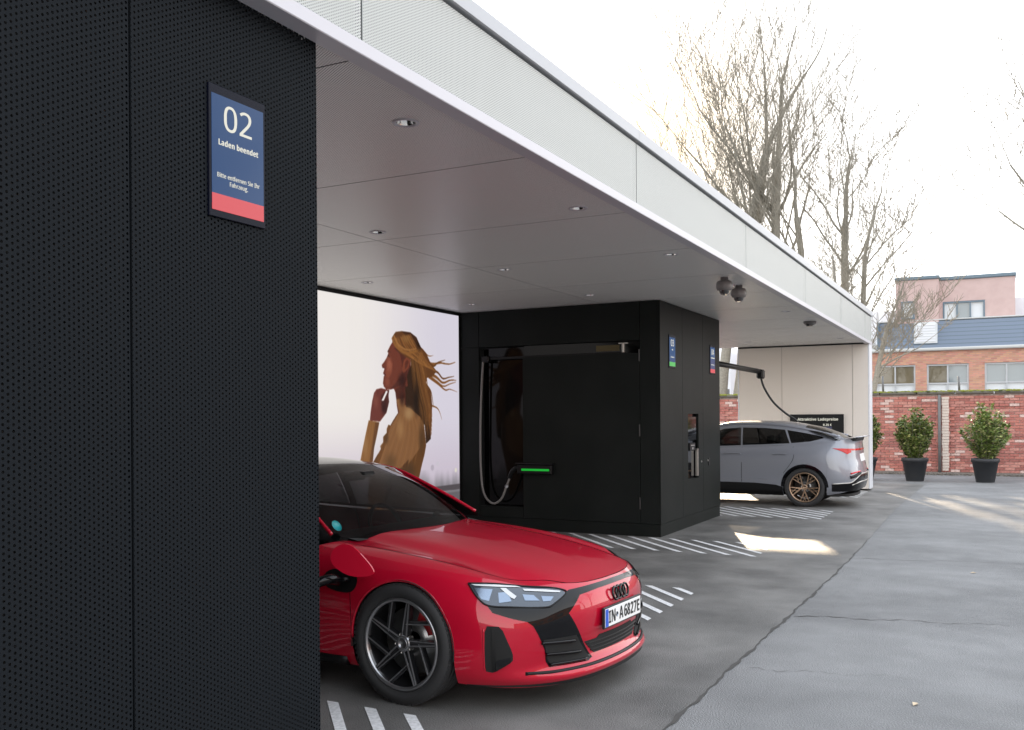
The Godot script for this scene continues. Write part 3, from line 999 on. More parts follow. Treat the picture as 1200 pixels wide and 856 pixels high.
	for f in [[y_t, y_t + 0.045, 0.05, -len - 0.045], [y_b - 0.08, y_b, 0.05, -len - 0.045]]:
		part(lb, "frame_bar", soft_box(Vector3(-0.07, f[0], f[3]), Vector3(0.012, f[1], f[2]), 0.003), M.plastic_black)
	for zz in [0.0, -len - 0.045]:
		part(lb, "frame_bar", soft_box(Vector3(-0.07, y_b + 0.001, zz), Vector3(0.0118, y_t - 0.001, zz + 0.045), 0.003), M.plastic_black)
	var al := AreaLight3D.new()
	al.name = "light_box_lamp"
	lb.add_child(al)
	al.area_size = Vector2(len, y_t - y_b)
	al.position = Vector3(0.03, (y_t + y_b) / 2, -len / 2)
	al.rotation.y = -PI / 2
	al.light_color = Color(0.95, 0.92, 0.95)
	al.light_energy = 0.05
	al.light_size = 2.0
	al.shadow_enabled = true

# ---------------------------------------------------------------- white end wall
func end_wall() -> void:
	var z := -22.4
	var w := thing("end_wall", "pale perforated end wall carrying the canopy behind the grey car", "wall")
	part(w, "core", box(Vector3(-5.44, 0.06, z - 0.48), Vector3(-2.53, 3.35, z - 0.03)), M.wall_backing)
	part(w, "plinth", box(Vector3(-5.42, 0.0, z - 0.46), Vector3(-2.56, 0.06, z - 0.05)), M.void_black)
	for e in [[-5.464, -4.44], [-4.43, -2.87], [-2.86, -2.51]]:
		var st := sur()
		for face in [[z, 1.0], [z - 0.5, -1.0]]:
			var q := [Vector3(e[0], 0.04, face[0]), Vector3(e[1], 0.04, face[0]), Vector3(e[1], 3.345, face[0]), Vector3(e[0], 3.345, face[0])]
			if face[1] < 0:
				q.reverse()
			var uv := []
			for p in q:
				uv.append(Vector2(p.x, p.y))
			quad_uv(st, q, uv)
		part(w, "wall_sheet", done(st), M.wall_sheet)
	part(w, "edge_profile", soft_box(Vector3(-2.53, 0.04, z - 0.505), Vector3(-2.494, 3.318, z + 0.006), 0.006), M.wall_edge)
	part(w, "edge_profile", soft_box(Vector3(-5.47, 0.04, z - 0.505), Vector3(-5.442, 3.318, z + 0.006), 0.006), M.wall_edge)
	part(w, "top_joint", box(Vector3(-5.46, 3.318, z - 0.3), Vector3(-2.53, 3.3515, z + 0.02)), M.void_black)
	var b := thing("price_board", "black screen with charging prices on the pale end wall", "display board", Vector3(-3.648, 1.40, z))
	part(b, "bezel", soft_box(Vector3(-0.596, -0.34, 0.004), Vector3(0.596, 0.335, 0.06), 0.006), M.plastic_black)
	part(b, "screen", box(Vector3(-0.575, -0.32, 0.0602), Vector3(0.575, 0.315, 0.0625)), M.screen_dark)
	text(b, "lettering", "Attraktive Ladepreise", 0.062, M.print_white, Transform3D(Basis(), Vector3(0.03, 0.22, 0.065)), true)
	text(b, "lettering", "44 ct", 0.05, M.print_white, Transform3D(Basis(), Vector3(-0.27, 0.085, 0.065)), true)
	text(b, "lettering", "0,35 €", 0.05, M.print_white, Transform3D(Basis(), Vector3(0.24, 0.09, 0.065)), true)
	part(b, "info_tile", box(Vector3(0.13, -0.22, 0.0627), Vector3(0.34, 0.05, 0.0645)), M.screen_tile)
# ---------------------------------------------------------------- cars
# A car's own axes: x forward, y up, z to its right; x = 0 at the front axle.
# The flank is a sheet that runs round the plan outline (s = station) and up (y); the top is a height T(x, z).
func cr(x: float, ks: Array, vs: Array) -> float:
	var n := ks.size()
	if x <= ks[0]:
		return vs[0]
	if x >= ks[n - 1]:
		return vs[n - 1]
	var i := 0
	while x > ks[i + 1]:
		i += 1
	var h: float = ks[i + 1] - ks[i]
	var d: float = (vs[i + 1] - vs[i]) / h
	var m0 = d if i == 0 else (d + (vs[i] - vs[i - 1]) / (ks[i] - ks[i - 1])) * 0.5
	var m1 = d if i == n - 2 else (d + (vs[i + 2] - vs[i + 1]) / (ks[i + 2] - ks[i + 1])) * 0.5
	var t = (x - ks[i]) / h
	var t2 = t * t
	var t3 = t2 * t
	return (2 * t3 - 3 * t2 + 1) * vs[i] + (t3 - 2 * t2 + t) * h * m0 + (3 * t2 - 2 * t3) * vs[i + 1] + (t3 - t2) * h * m1

func hermite(t: float, a: float, b: float, c: float, d: float) -> float:
	var t2 := t * t
	var t3 := t2 * t
	return (2 * t3 - 3 * t2 + 1) * b + (t3 - 2 * t2 + t) * (c - a) * 0.5 + (3 * t2 - 2 * t3) * c + (t3 - t2) * (d - b) * 0.5

func plan_at(k: Dictionary, s: float) -> Vector2:
	var n: int = k.px.size()
	var i := clampi(floori(s), 0, n - 2)
	var t := s - i
	var xs := []
	var zs := []
	for j in [i - 1, i, i + 1, i + 2]:
		if j < 0:
			xs.append(k.px[1])
			zs.append(-k.pz[1])
		elif j > n - 1:
			xs.append(k.px[n - 2])
			zs.append(-k.pz[n - 2])
		else:
			xs.append(k.px[j])
			zs.append(k.pz[j])
	return Vector2(hermite(t, xs[0], xs[1], xs[2], xs[3]), hermite(t, zs[0], zs[1], zs[2], zs[3]))

func plan_out(k: Dictionary, s: float) -> Vector2:
	var t := (plan_at(k, s + 0.01) - plan_at(k, s - 0.01)).normalized()
	return Vector2(t.y, -t.x)

func inset(k: Dictionary, s: float, y: float) -> float:
	var n: int = k.px.size()
	var i := clampi(floori(s), 0, n - 2)
	return hermite(s - i, cr(y, k.hy, k.d[maxi(i - 1, 0)]), cr(y, k.hy, k.d[i]), cr(y, k.hy, k.d[i + 1]), cr(y, k.hy, k.d[mini(i + 2, n - 1)]))

func top_y(k: Dictionary, x: float, z: float) -> float:
	z = absf(z)
	var yc := cr(x, k.ycx, k.yc)
	var yf := cr(x, k.yfx, k.yf)
	var w: float = k.wide
	return cr(z / w, [0, 0.3, 0.5, 0.62, 0.78, 0.9, 1.0], [yc, yc - 0.006, yc - k.crown, (yc - k.crown * 2 + yf - 0.012) * 0.5, yf, yf - 0.04, yf - 0.12])

# [plan point of the upper edge, its height, its inset]
func edge_at(k: Dictionary, s: float) -> Array:
	var key := int(roundf(s * 500.0))
	if not k.memo.has(key):
		var st: Array = k.stations
		var dt := cr(s, st, k.dt)
		var q := plan_at(k, s) - plan_out(k, s) * dt
		var y := top_y(k, q.x, q.y)
		k.memo[key] = [q, y, dt - inset(k, s, y)]
	return k.memo[key]

func flank(k: Dictionary, s: float, y: float) -> Vector3:
	var sg := signf(s) if s != 0 else 1.0
	s = absf(s)
	var last: float = k.px.size() - 1
	if s > last:
		sg = -sg
		s = 2 * last - s
	var e := edge_at(k, s)
	var t := maxf(0.0, (y - k.low) / (e[1] - k.low))
	var d = inset(k, s, y) + e[2] * pow(t, 6)
	var p = plan_at(k, s) - plan_out(k, s) * d
	return Vector3(p.x, y, p.y * sg)

func off(k: Dictionary, s: float, y: float, o: float) -> Vector3:
	var p := flank(k, s, y)
	var n := (flank(k, s + 0.02, y) - flank(k, s - 0.02, y)).cross(flank(k, s, y + 0.006) - flank(k, s, y - 0.006)).normalized()
	if n.dot(p - Vector3(k.mid, 0.5, 0)) < 0:
		n = -n
	return p + n * o

func on_flank(k: Dictionary, o: float) -> Callable:
	return func(s: float, y: float) -> Vector3: return off(k, s, y, o)

# station where the flank reaches x on the side
func station(k: Dictionary, x: float) -> float:
	var lo: float = k.side0
	var hi: float = k.side1
	for i in 30:
		var m := (lo + hi) * 0.5
		if plan_at(k, m).x > x:
			lo = m
		else:
			hi = m
	return lo

func shell(k: Dictionary) -> ArrayMesh:
	var st := sur(true)
	var ss := []
	var last: float = k.px.size() - 1
	var cuts := []
	for ax in k.axles:
		cuts.append(station(k, ax + k.arch))
		cuts.append(station(k, ax - k.arch))
	var s := 0.0
	while s < last - 0.0001:
		ss.append(s)
		s += 0.05
	ss.append(last)
	for c in cuts:
		for e in [-0.03, -0.015, 0.0, 0.0004, 0.006, 0.015, 0.03]:
			ss.append(c + e)
	ss.sort()
	for side in [1.0, -1.0]:
		var prev := []
		for q in ss:
			var col := []
			var x := plan_at(k, q).x
			var low: float = cr(q, k.stations, k.lows)
			var inside := false
			for ax in k.axles:
				if absf(x - ax) < k.arch - 0.00005 and q > k.side0:
					low = k.axle_y + sqrt(maxf(0.0, k.arch * k.arch - (x - ax) * (x - ax)))
					inside = true
			var hi: float = edge_at(k, q)[1]
			for j in 31:
				var y := lerpf(low, hi, float(j) / 30)
				var p := flank(k, q, y)
				p.z *= side
				col.append(p)
			if prev.size() and prev[1] == inside:
				for j in 30:
					if side > 0:
						quad(st, col[j], prev[0][j], prev[0][j + 1], col[j + 1])
					else:
						quad(st, prev[0][j], col[j], col[j + 1], prev[0][j + 1])
			prev = [col, inside]
	return done(st)

# plan map of the front or rear deck: a from the outer end (0) to the screen (1), b from the middle (0) to the flank (1)
func deck(k: Dictionary, a: float, b: float, rear := false) -> Vector3:
	var last: float = k.px.size() - 1
	var sg := signf(b) if b != 0 else 1.0
	b = absf(b)
	var sc: float = k.corner_r if rear else k.corner_f
	var sw: float = k.screen_r if rear else k.screen_f
	var f := func(t: float) -> Vector2: return edge_at(k, last - (last - sc) * t if rear else sc * t)[0]
	var e := func(t: float) -> Vector2: return edge_at(k, lerpf(sc, sw, t))[0]
	var zw: float = e.call(1.0).y
	var w := func(t: float) -> Vector2:
		var z := zw * t
		var x0: float = k.cowl_r if rear else k.cowl_f
		return Vector2(lerpf(x0, e.call(1.0).x, t * t), z)
	var c := func(t: float) -> Vector2: return Vector2(lerpf(f.call(0.0).x, w.call(0.0).x, t), 0)
	var p: Vector2 = f.call(b) * (1 - a) + w.call(b) * a + c.call(a) * (1 - b) + e.call(a) * b - (f.call(0.0) * (1 - a) * (1 - b) + f.call(1.0) * (1 - a) * b + w.call(0.0) * a * (1 - b) + w.call(1.0) * a * b)
	return Vector3(p.x, top_y(k, p.x, p.y), p.y * sg)

func flank_patch(parent: Node, called: String, k: Dictionary, outline: PackedVector2Array, o: float, m: Material, both := true, cell := Vector2(0.06, 0.012), holes := [], label := "") -> void:
	for side in ([1.0, -1.0] if both else [1.0]):
		var q := PackedVector2Array()
		for p in outline:
			q.append(Vector2(p.x * side, p.y))
		var hs := []
		for h in holes:
			var g := PackedVector2Array()
			for p in h:
				g.append(Vector2(p.x * side, p.y))
			hs.append(g)
		var st := sur(true)
		patch(st, q, cell, on_flank(k, o), Vector3(k.mid, 0.5, 0), hs)
		var f0 := on_flank(k, o)
		var f1 := on_flank(k, o - 0.012)
		for i in q.size():
			var a := q[i]
			var b := q[(i + 1) % q.size()]
			var n := maxi(1, ceili(maxf(absf(b.x - a.x) / cell.x, absf(b.y - a.y) / cell.y)))
			for j in n:
				var u := a.lerp(b, float(j) / n)
				var v := a.lerp(b, float(j + 1) / n)
				var w := [f0.call(u.x, u.y), f0.call(v.x, v.y), f1.call(v.x, v.y), f1.call(u.x, u.y)]
				var nn: Vector3 = -(w[1] - w[0]).cross(w[3] - w[0]).normalized()
				for t in [0, 1, 2, 0, 2, 3]:
					st.set_normal(nn)
					st.set_uv(Vector2.ZERO)
					st.add_vertex(w[t])
		part(parent, called, st.commit(), m, Vector3.ZERO, label)

func flank_line(k: Dictionary, pts: Array, o: float, r: float, side := 1.0) -> ArrayMesh:
	var v := []
	for p in pts:
		var q := off(k, p[0], p[1], o)
		v.append(Vector3(q.x, q.y, q.z * side))
	var st := sur(true)
	add_tube(st, curve(v, 5), [r], 6)
	return done(st)

# side of the cabin: z from height, between belt and roof rail
func cabin_z(k: Dictionary, x: float, y: float) -> float:
	var yb := cr(x, k.cx, k.cby)
	var yt := cr(x, k.cx, k.cry)
	var t := (y - yb) / maxf(yt - yb, 0.02)
	return lerpf(cr(x, k.cx, k.cbz), cr(x, k.cx, k.crz), t) + 0.02 * sin(clampf(t, 0, 1) * PI)

func cabin(car: Node, k: Dictionary, paint: Material, roof: Material, frame: Material, pane: Material, dark_pane: Material) -> void:
	var inner := Vector3(k.mid, 1.0, 0)
	for side in [1.0, -1.0]:
		var f := func(x: float, y: float) -> Vector3: return Vector3(x, y, cabin_z(k, x, y) * side)
		var st := sur(true)
		patch(st, k.cab_outline, Vector2(0.06, 0.04), f, inner, [k.win_f, k.win_r, k.win_q])
		part(car, "window_frame", st.commit(), frame)
		for w in [k.win_f, k.win_r, k.win_q]:
			st = sur(true)
			var g := func(x: float, y: float) -> Vector3: return Vector3(x, y, (cabin_z(k, x, y) - 0.006) * side)
			patch(st, w, Vector2(0.06, 0.05), g, inner)
			part(car, "side_window", st.commit(), pane if w == k.win_f else dark_pane)
		# roof rail in body colour
		var rail := []
		for p in k.rail:
			rail.append(Vector3(p.x, p.y, cabin_z(k, p.x, p.y) * side))
		var rs := sur(true)
		add_tube(rs, curve(rail, 5), [k.rail_r], 8)
		part(car, "roof_rail", done(rs), paint)
	# roof
	var st2 := sur(true)
	var roof_f := func(u: float, v: float) -> Vector3:
		var x := lerpf(k.roof_x0, k.roof_x1, u)
		var yr := cr(x, k.cx, k.roof_y)
		var ye := cr(x, k.cx, k.cry)
		var z := cr(x, k.cx, k.crz)
		var bow: float = 0.0
		if u < 0.3:
			bow = k.bow * (1 - v * v) * (1 - u / 0.3)
		return Vector3(x + bow, yr - (yr - ye) * pow(absf(v), 2.4), z * v)
	patch(st2, poly([0, -1, 1, -1, 1, 1, 0, 1]), Vector2(0.04, 0.08), roof_f, inner)
	part(car, "roof", st2.commit(), roof)
	# windscreen and rear screen: ruled between the deck edge and the roof edge
	for rear in [false, true]:
		var ends: float = 1.0 if rear else 0.0
		var scr := func(u: float, v: float) -> Vector3:
			var a := deck(k, 1.0, v * 0.999, rear) + Vector3(0, 0.004, 0)
			var b: Vector3 = roof_f.call(ends, v)
			var p := a.lerp(b, u)
			var out: float = (-1.0 if rear else 1.0)
			p += Vector3(out * 0.6, 0.8, 0) * 0.045 * sin(u * PI) * (1 - 0.7 * v * v)
			p.z *= 1.0 + 0.02 * sin(u * PI)
			return p
		var s3 := sur(true)
		patch(s3, poly([0, -1, 1, -1, 1, 1, 0, 1]), Vector2(0.07, 0.09), scr, inner)
		part(car, "rear_window" if rear else "windscreen", s3.commit(), dark_pane if rear else pane)
		# dark printed border of the glass
		var s4 := sur(true)
		patch(s4, poly([-0.004, -1.01, 1.004, -1.01, 1.004, 1.01, -0.004, 1.01]), Vector2(0.05, 0.06), func(u: float, v: float) -> Vector3: return scr.call(u, v) - Vector3(0, 0.006, 0), inner, [poly([0.05, -0.93, 0.9, -0.9, 0.9, 0.9, 0.05, 0.93])])
		part(car, "glass_border", s4.commit(), M.plastic_black)

func underside(car: Node, k: Dictionary) -> void:
	var pts := PackedVector2Array()
	var last: float = k.px.size() - 1
	var s := 0.0
	while s <= last:
		var p := flank(k, s, k.low + 0.03)
		var z := p.z - 0.01
		for ax in k.axles:
			if absf(p.x - ax) < k.arch + 0.02 and s > k.side0:
				z = 0.62
		pts.append(Vector2(p.x, z))
		s += 0.1
	for i in range(pts.size() - 2, 0, -1):
		pts.append(Vector2(pts[i].x, -pts[i].y))
	var st := sur()
	add_prism(st, pts, 0.0, 0.05, Transform3D(Basis(Vector3.RIGHT, PI / 2), Vector3(0, k.low + 0.06, 0)))
	part(car, "underside", done(st), M.plastic_black)
	for ax in k.axles:
		for side in [1.0, -1.0]:
			var ls := sur(true)
			var prof := []
			for i in 25:
				var a := lerpf(-0.15, PI + 0.15, i / 24.0)
				prof.append([a])
			for i in 24:
				var a0: float = prof[i][0]
				var a1: float = prof[i + 1][0]
				var r: float = k.arch + 0.004
				var p := func(a: float, z: float) -> Vector3: return Vector3(ax + cos(a) * r, k.axle_y + sin(a) * r, z * side)
				quad(ls, p.call(a0, 0.60), p.call(a1, 0.60), p.call(a1, k.liner), p.call(a0, k.liner))
				quad(ls, Vector3(ax, k.axle_y, 0.60 * side), p.call(a0, 0.60), p.call(a1, 0.60), Vector3(ax, k.axle_y, 0.60 * side))
			part(car, "wheel_liner", done(ls), M.void_black)

func arch_trim(car: Node, k: Dictionary, m: Material, r: float, called: String) -> void:
	for ax in k.axles:
		for side in [1.0, -1.0]:
			var v := []
			for i in 33:
				var a := lerpf(0.0, PI, i / 32.0)
				var x: float = ax + cos(a) * (k.arch - 0.002)
				var y: float = k.axle_y + sin(a) * (k.arch - 0.002)
				var q := flank(k, station(k, x), y)
				v.append(Vector3(x, y, (q.z - r * 0.75) * side))
			var st := sur(true)
			add_tube(st, v, [r], 8)
			part(car, called, done(st), m)

# ---------------------------------------------------------------- wheels (axis along z, outside at +z)
func tyre_mesh(radius: float, rim: float, w: float) -> ArrayMesh:
	var h := w * 0.5
	var prof := [Vector2(rim - 0.012, h * 0.72), Vector2(rim + 0.004, h * 0.86), Vector2(rim + 0.03, h * 0.98), Vector2(radius - 0.045, h), Vector2(radius - 0.018, h * 0.93), Vector2(radius - 0.004, h * 0.80), Vector2(radius, h * 0.66)]
	for g in [0.42, 0.12, -0.18, -0.48]:
		prof.append_array([Vector2(radius, h * g + 0.006), Vector2(radius - 0.007, h * g + 0.004), Vector2(radius - 0.007, h * g - 0.004), Vector2(radius, h * g - 0.006)])
	prof.append_array([Vector2(radius, -h * 0.7), Vector2(radius - 0.02, -h * 0.93), Vector2(radius - 0.05, -h), Vector2(rim, -h * 0.8)])
	var st := sur(true)
	add_lathe(st, prof, 64, Transform3D(Basis(Vector3.RIGHT, PI / 2), Vector3.ZERO))
	# shallow sipes across the tread shoulder
	st.set_smooth_group(-1)
	for i in 72:
		var t := Transform3D(Basis(Vector3.BACK, TAU * i / 72), Vector3.ZERO)
		add_box(st, Vector3(-0.0105, radius - 0.024, h * 0.52), Vector3(0.0105, radius - 0.0005, h * 0.86), t)
	return done(st)

func blade(p: Vector2, q: Vector2, w0: float, w1: float) -> PackedVector2Array:
	var n := (q - p).orthogonal().normalized()
	return PackedVector2Array([p + n * w0 / 2, p - n * w0 / 2, q - n * w1 / 2, q + n * w1 / 2])

func add_spoke(st: SurfaceTool, outline: PackedVector2Array, z_hub: float, z_rim: float, rim: float, deep: float, lift := 0.0) -> void:
	# flat spoke whose face falls from hub to rim
	var z := func(p: Vector2) -> float: return lerpf(z_hub, z_rim, clampf(p.length() / rim, 0, 1)) + lift
	var a := outline
	for i in 4:
		var p := a[i]
		var q := a[(i + 1) % 4]
		quad(st, Vector3(p.x, p.y, z.call(p) - deep), Vector3(p.x, p.y, z.call(p)), Vector3(q.x, q.y, z.call(q)), Vector3(q.x, q.y, z.call(q) - deep))
	quad(st, Vector3(a[3].x, a[3].y, z.call(a[3])), Vector3(a[2].x, a[2].y, z.call(a[2])), Vector3(a[1].x, a[1].y, z.call(a[1])), Vector3(a[0].x, a[0].y, z.call(a[0])))

func wheel(car: Node, at: Vector3, side: float, radius: float, rim: float, w: float, style: int, body: Material, face: Material, spin: float, front: bool, caliper: Material) -> void:
	var o := holder(car, "wheel", at)
	o.rotation.y = 0.0 if side > 0 else PI
	var turn := holder(o, "rim")
	turn.rotation.z = spin
	part(o, "tyre", tyre_mesh(radius, rim, w), M.tyre)
	var up := Transform3D(Basis(Vector3.RIGHT, PI / 2), Vector3.ZERO)
	var h := w * 0.5
	var st := sur(true)
	add_lathe(st, [Vector2(rim - 0.006, h * 0.86), Vector2(rim - 0.014, h * 0.84), Vector2(rim - 0.026, h * 0.6), Vector2(rim - 0.034, 0.0), Vector2(rim - 0.05, -h * 0.3), Vector2(rim - 0.03, -h * 0.8)], 56, up)
	var rm := st
	part(turn, "rim_barrel", done(rm), body)
	st = sur(true)
	add_lathe(st, [Vector2(rim - 0.004, h * 0.80), Vector2(rim + 0.004, h * 0.91), Vector2(rim - 0.004, h * 0.95), Vector2(rim - 0.015, h * 0.93), Vector2(rim - 0.02, h * 0.84)], 64, up)
	part(turn, "rim_lip", done(st), face)
	var zh := h * 0.62
	var zr := h * 0.84
	var spokes := sur()
	var faces := sur()
	for i in 5:
		var a := TAU * i / 5.0
		var d := Vector2(cos(a), sin(a))
		var sd := d.orthogonal()
		if style == 0:
			var p := d * 0.03
			var q := d * (rim - 0.008)
			add_spoke(spokes, blade(p, q, 0.052, 0.03), zh, zr, rim, 0.035)
			add_spoke(faces, blade(p + sd * 0.017, q + sd * 0.006, 0.009, 0.008), zh, zr, rim, 0.004, 0.0035)
			add_spoke(faces, blade(p - sd * 0.017, q - sd * 0.008, 0.007, 0.006), zh, zr, rim, 0.004, 0.0035)
			# thin branch leaving the next spoke, parallel to this one
			var b := Vector2(cos(a + TAU / 5), sin(a + TAU / 5)) * (rim * 0.47)
			var e := b
			while e.length() < rim - 0.012:
				e += d * 0.004
			add_spoke(spokes, blade(b, e, 0.024, 0.026), zh, zr, rim, 0.03, -0.002)
			add_spoke(faces, blade(b + sd * 0.007, e + sd * 0.007, 0.006, 0.007), zh, zr, rim, 0.004, 0.002)
		else:
			for g in [-0.30, 0.30]:
				var e := Vector2(cos(a + g), sin(a + g)) * (rim - 0.008)
				add_spoke(spokes, blade(d * 0.04 + sd * 0.012 * signf(g), e, 0.03, 0.022), zh, zr, rim, 0.03)
				add_spoke(faces, blade(d * 0.04 + sd * 0.012 * signf(g), e, 0.022, 0.014), zh, zr, rim, 0.004, 0.0035)
				var b := d * rim * 0.5 + sd * 0.03 * signf(g)
				var e2 := Vector2(cos(a + g * 0.36), sin(a + g * 0.36)) * (rim - 0.008)
				add_spoke(spokes, blade(b, e2, 0.014, 0.014), zh, zr, rim, 0.025, -0.002)
				add_spoke(faces, blade(b, e2, 0.009, 0.009), zh, zr, rim, 0.004, 0.0018)
	part(turn, "spokes", done(spokes), body)
	part(turn, "spoke_faces", done(faces), face)
	st = sur(true)
	add_lathe(st, [Vector2(0.052, zh - 0.03), Vector2(0.05, zh + 0.006), Vector2(0.036, zh + 0.012), Vector2(0.033, zh + 0.009), Vector2(0.03, zh + 0.014), Vector2(0.0, zh + 0.016)], 28, up)
	part(turn, "hub_cap", done(st), face)
	st = sur(true)
	for i in 5:
		var a := TAU * (i + 0.5) / 5.0
		add_lathe(st, [Vector2(0.011, -0.02), Vector2(0.01, 0.006), Vector2(0.0, 0.006)], 8, Transform3D(Basis(Vector3.RIGHT, PI / 2), Vector3(cos(a) * 0.056, sin(a) * 0.056, zh - 0.006)))
	part(turn, "wheel_bolts", done(st), M.steel)
	var dr := rim * 0.74
	part(o, "brake_disc", lathe([Vector2(0.05, -0.03), Vector2(0.09, 0.005), Vector2(0.1, -0.02), Vector2(dr, -0.02), Vector2(dr, -0.05), Vector2(0.1, -0.05)], 40, up), M.disc_steel)
	st = sur(true)
	var from := 0.75 if front else 2.2
	for i in 10:
		var a0 := from - 0.42 + 0.84 * i / 10.0
		var a1 := from - 0.42 + 0.84 * (i + 1) / 10.0
		for b in [[dr * 0.72, dr + 0.012, 0.012, -0.07]]:
			var q := func(a: float, r: float, z: float) -> Vector3: return Vector3(cos(a) * r, sin(a) * r, z)
			quad(st, q.call(a0, b[0], b[2]), q.call(a0, b[1], b[2]), q.call(a1, b[1], b[2]), q.call(a1, b[0], b[2]))
			quad(st, q.call(a0, b[1], b[2]), q.call(a0, b[1], b[3]), q.call(a1, b[1], b[3]), q.call(a1, b[1], b[2]))
			quad(st, q.call(a0, b[0], b[3]), q.call(a0, b[0], b[2]), q.call(a1, b[0], b[2]), q.call(a1, b[0], b[3]))
	part(o, "brake_caliper", done(st), caliper)

func seat(car: Node, x: float, z: float, y: float) -> void:
	var s := holder(car, "seat", Vector3(x, y, z))
	var st := sur()
	add_soft_box(st, Vector3(-0.24, 0.0, -0.25), Vector3(0.28, 0.16, 0.25), 0.06)
	part(s, "cushion", done(st), M.cabin_dark)
	st = sur()
	add_soft_box(st, Vector3(-0.07, 0.0, -0.25), Vector3(0.07, 0.58, 0.25), 0.06, Transform3D(Basis(Vector3.BACK, 0.33), Vector3(-0.24, 0.12, 0)))
	part(s, "backrest", done(st), M.cabin_dark)
	st = sur()
	add_soft_box(st, Vector3(-0.05, 0.0, -0.13), Vector3(0.05, 0.19, 0.13), 0.05, Transform3D(Basis(Vector3.BACK, 0.28), Vector3(-0.46, 0.70, 0)))
	part(s, "headrest", done(st), M.cabin_dark)

func interior(car: Node, x_dash: float, y_floor: float, y_dash: float, seat_x: float, half: float) -> void:
	part(car, "cabin_floor", box(Vector3(seat_x - 2.0, y_floor - 0.03, -half), Vector3(x_dash + 0.35, y_floor, half)), M.cabin_dark)
	var st := sur(true)
	var prof := [Vector2(x_dash + 0.42, y_dash - 0.02), Vector2(x_dash + 0.2, y_dash + 0.01), Vector2(x_dash + 0.02, y_dash - 0.01), Vector2(x_dash - 0.05, y_dash - 0.07), Vector2(x_dash, y_dash - 0.25), Vector2(x_dash + 0.1, y_floor)]
	for i in prof.size() - 1:
		quad(st, Vector3(prof[i].x, prof[i].y, half), Vector3(prof[i].x, prof[i].y, -half), Vector3(prof[i + 1].x, prof[i + 1].y, -half), Vector3(prof[i + 1].x, prof[i + 1].y, half))
	part(car, "dashboard", done(st), M.cabin_dark)
	var w := sur(true)
	var v := []
	for i in 25:
		v.append(Transform3D(Basis(Vector3.BACK, 0.4), Vector3(x_dash - 0.22, y_dash - 0.07, -0.37)) * Vector3(0, sin(TAU * i / 24) * 0.18, cos(TAU * i / 24) * 0.18))
	add_tube(w, v, [0.016], 8, false)
	part(car, "steering_wheel", done(w), M.cabin_dark)
	for z in [-0.37, 0.37]:
		seat(car, seat_x, z, y_floor + 0.1)
	part(car, "rear_bench", soft_box(Vector3(seat_x - 1.25, y_floor + 0.05, -half + 0.1), Vector3(seat_x - 0.75, y_floor + 0.3, half - 0.1), 0.06), M.cabin_dark)
	part(car, "rear_bench_back", soft_box(Vector3(seat_x - 1.42, y_floor + 0.25, -half + 0.1), Vector3(seat_x - 1.22, y_floor + 0.78, half - 0.1), 0.07), M.cabin_dark)

func outside_mirror(car: Node, at: Vector3, side: float, paint: Material) -> void:
	var m := holder(car, "wing_mirror", Vector3(at.x, at.y, at.z * side))
	var st := sur(true)
	var rows := []
	for i in 9:
		var t := i / 8.0
		var r := sqrt(maxf(0.0, 1.0 - pow(2 * t - 1, 4)))
		var row := []
		for j in 14:
			var a := TAU * j / 14
			var c := cos(a)
			row.append(Vector3(0.075 * r * (c if c > 0 else c * 0.35), 0.072 * r * sin(a) + 0.02, (-0.02 + 0.23 * t) * side))
		rows.append(row)
	if side < 0:
		rows.reverse()
	ring_grid(st, rows, true)
	part(m, "mirror_cap", done(st), paint)
	part(m, "mirror_glass", box(Vector3(-0.034, -0.035, minf(0.02 * side, 0.18 * side)), Vector3(-0.028, 0.075, maxf(0.02 * side, 0.18 * side))), M.chrome)
	part(m, "mirror_foot", tube([Vector3(0.01, -0.03, 0.02 * side), Vector3(0.02, -0.07, -0.07 * side)], 0.022, 8), M.plastic_black)
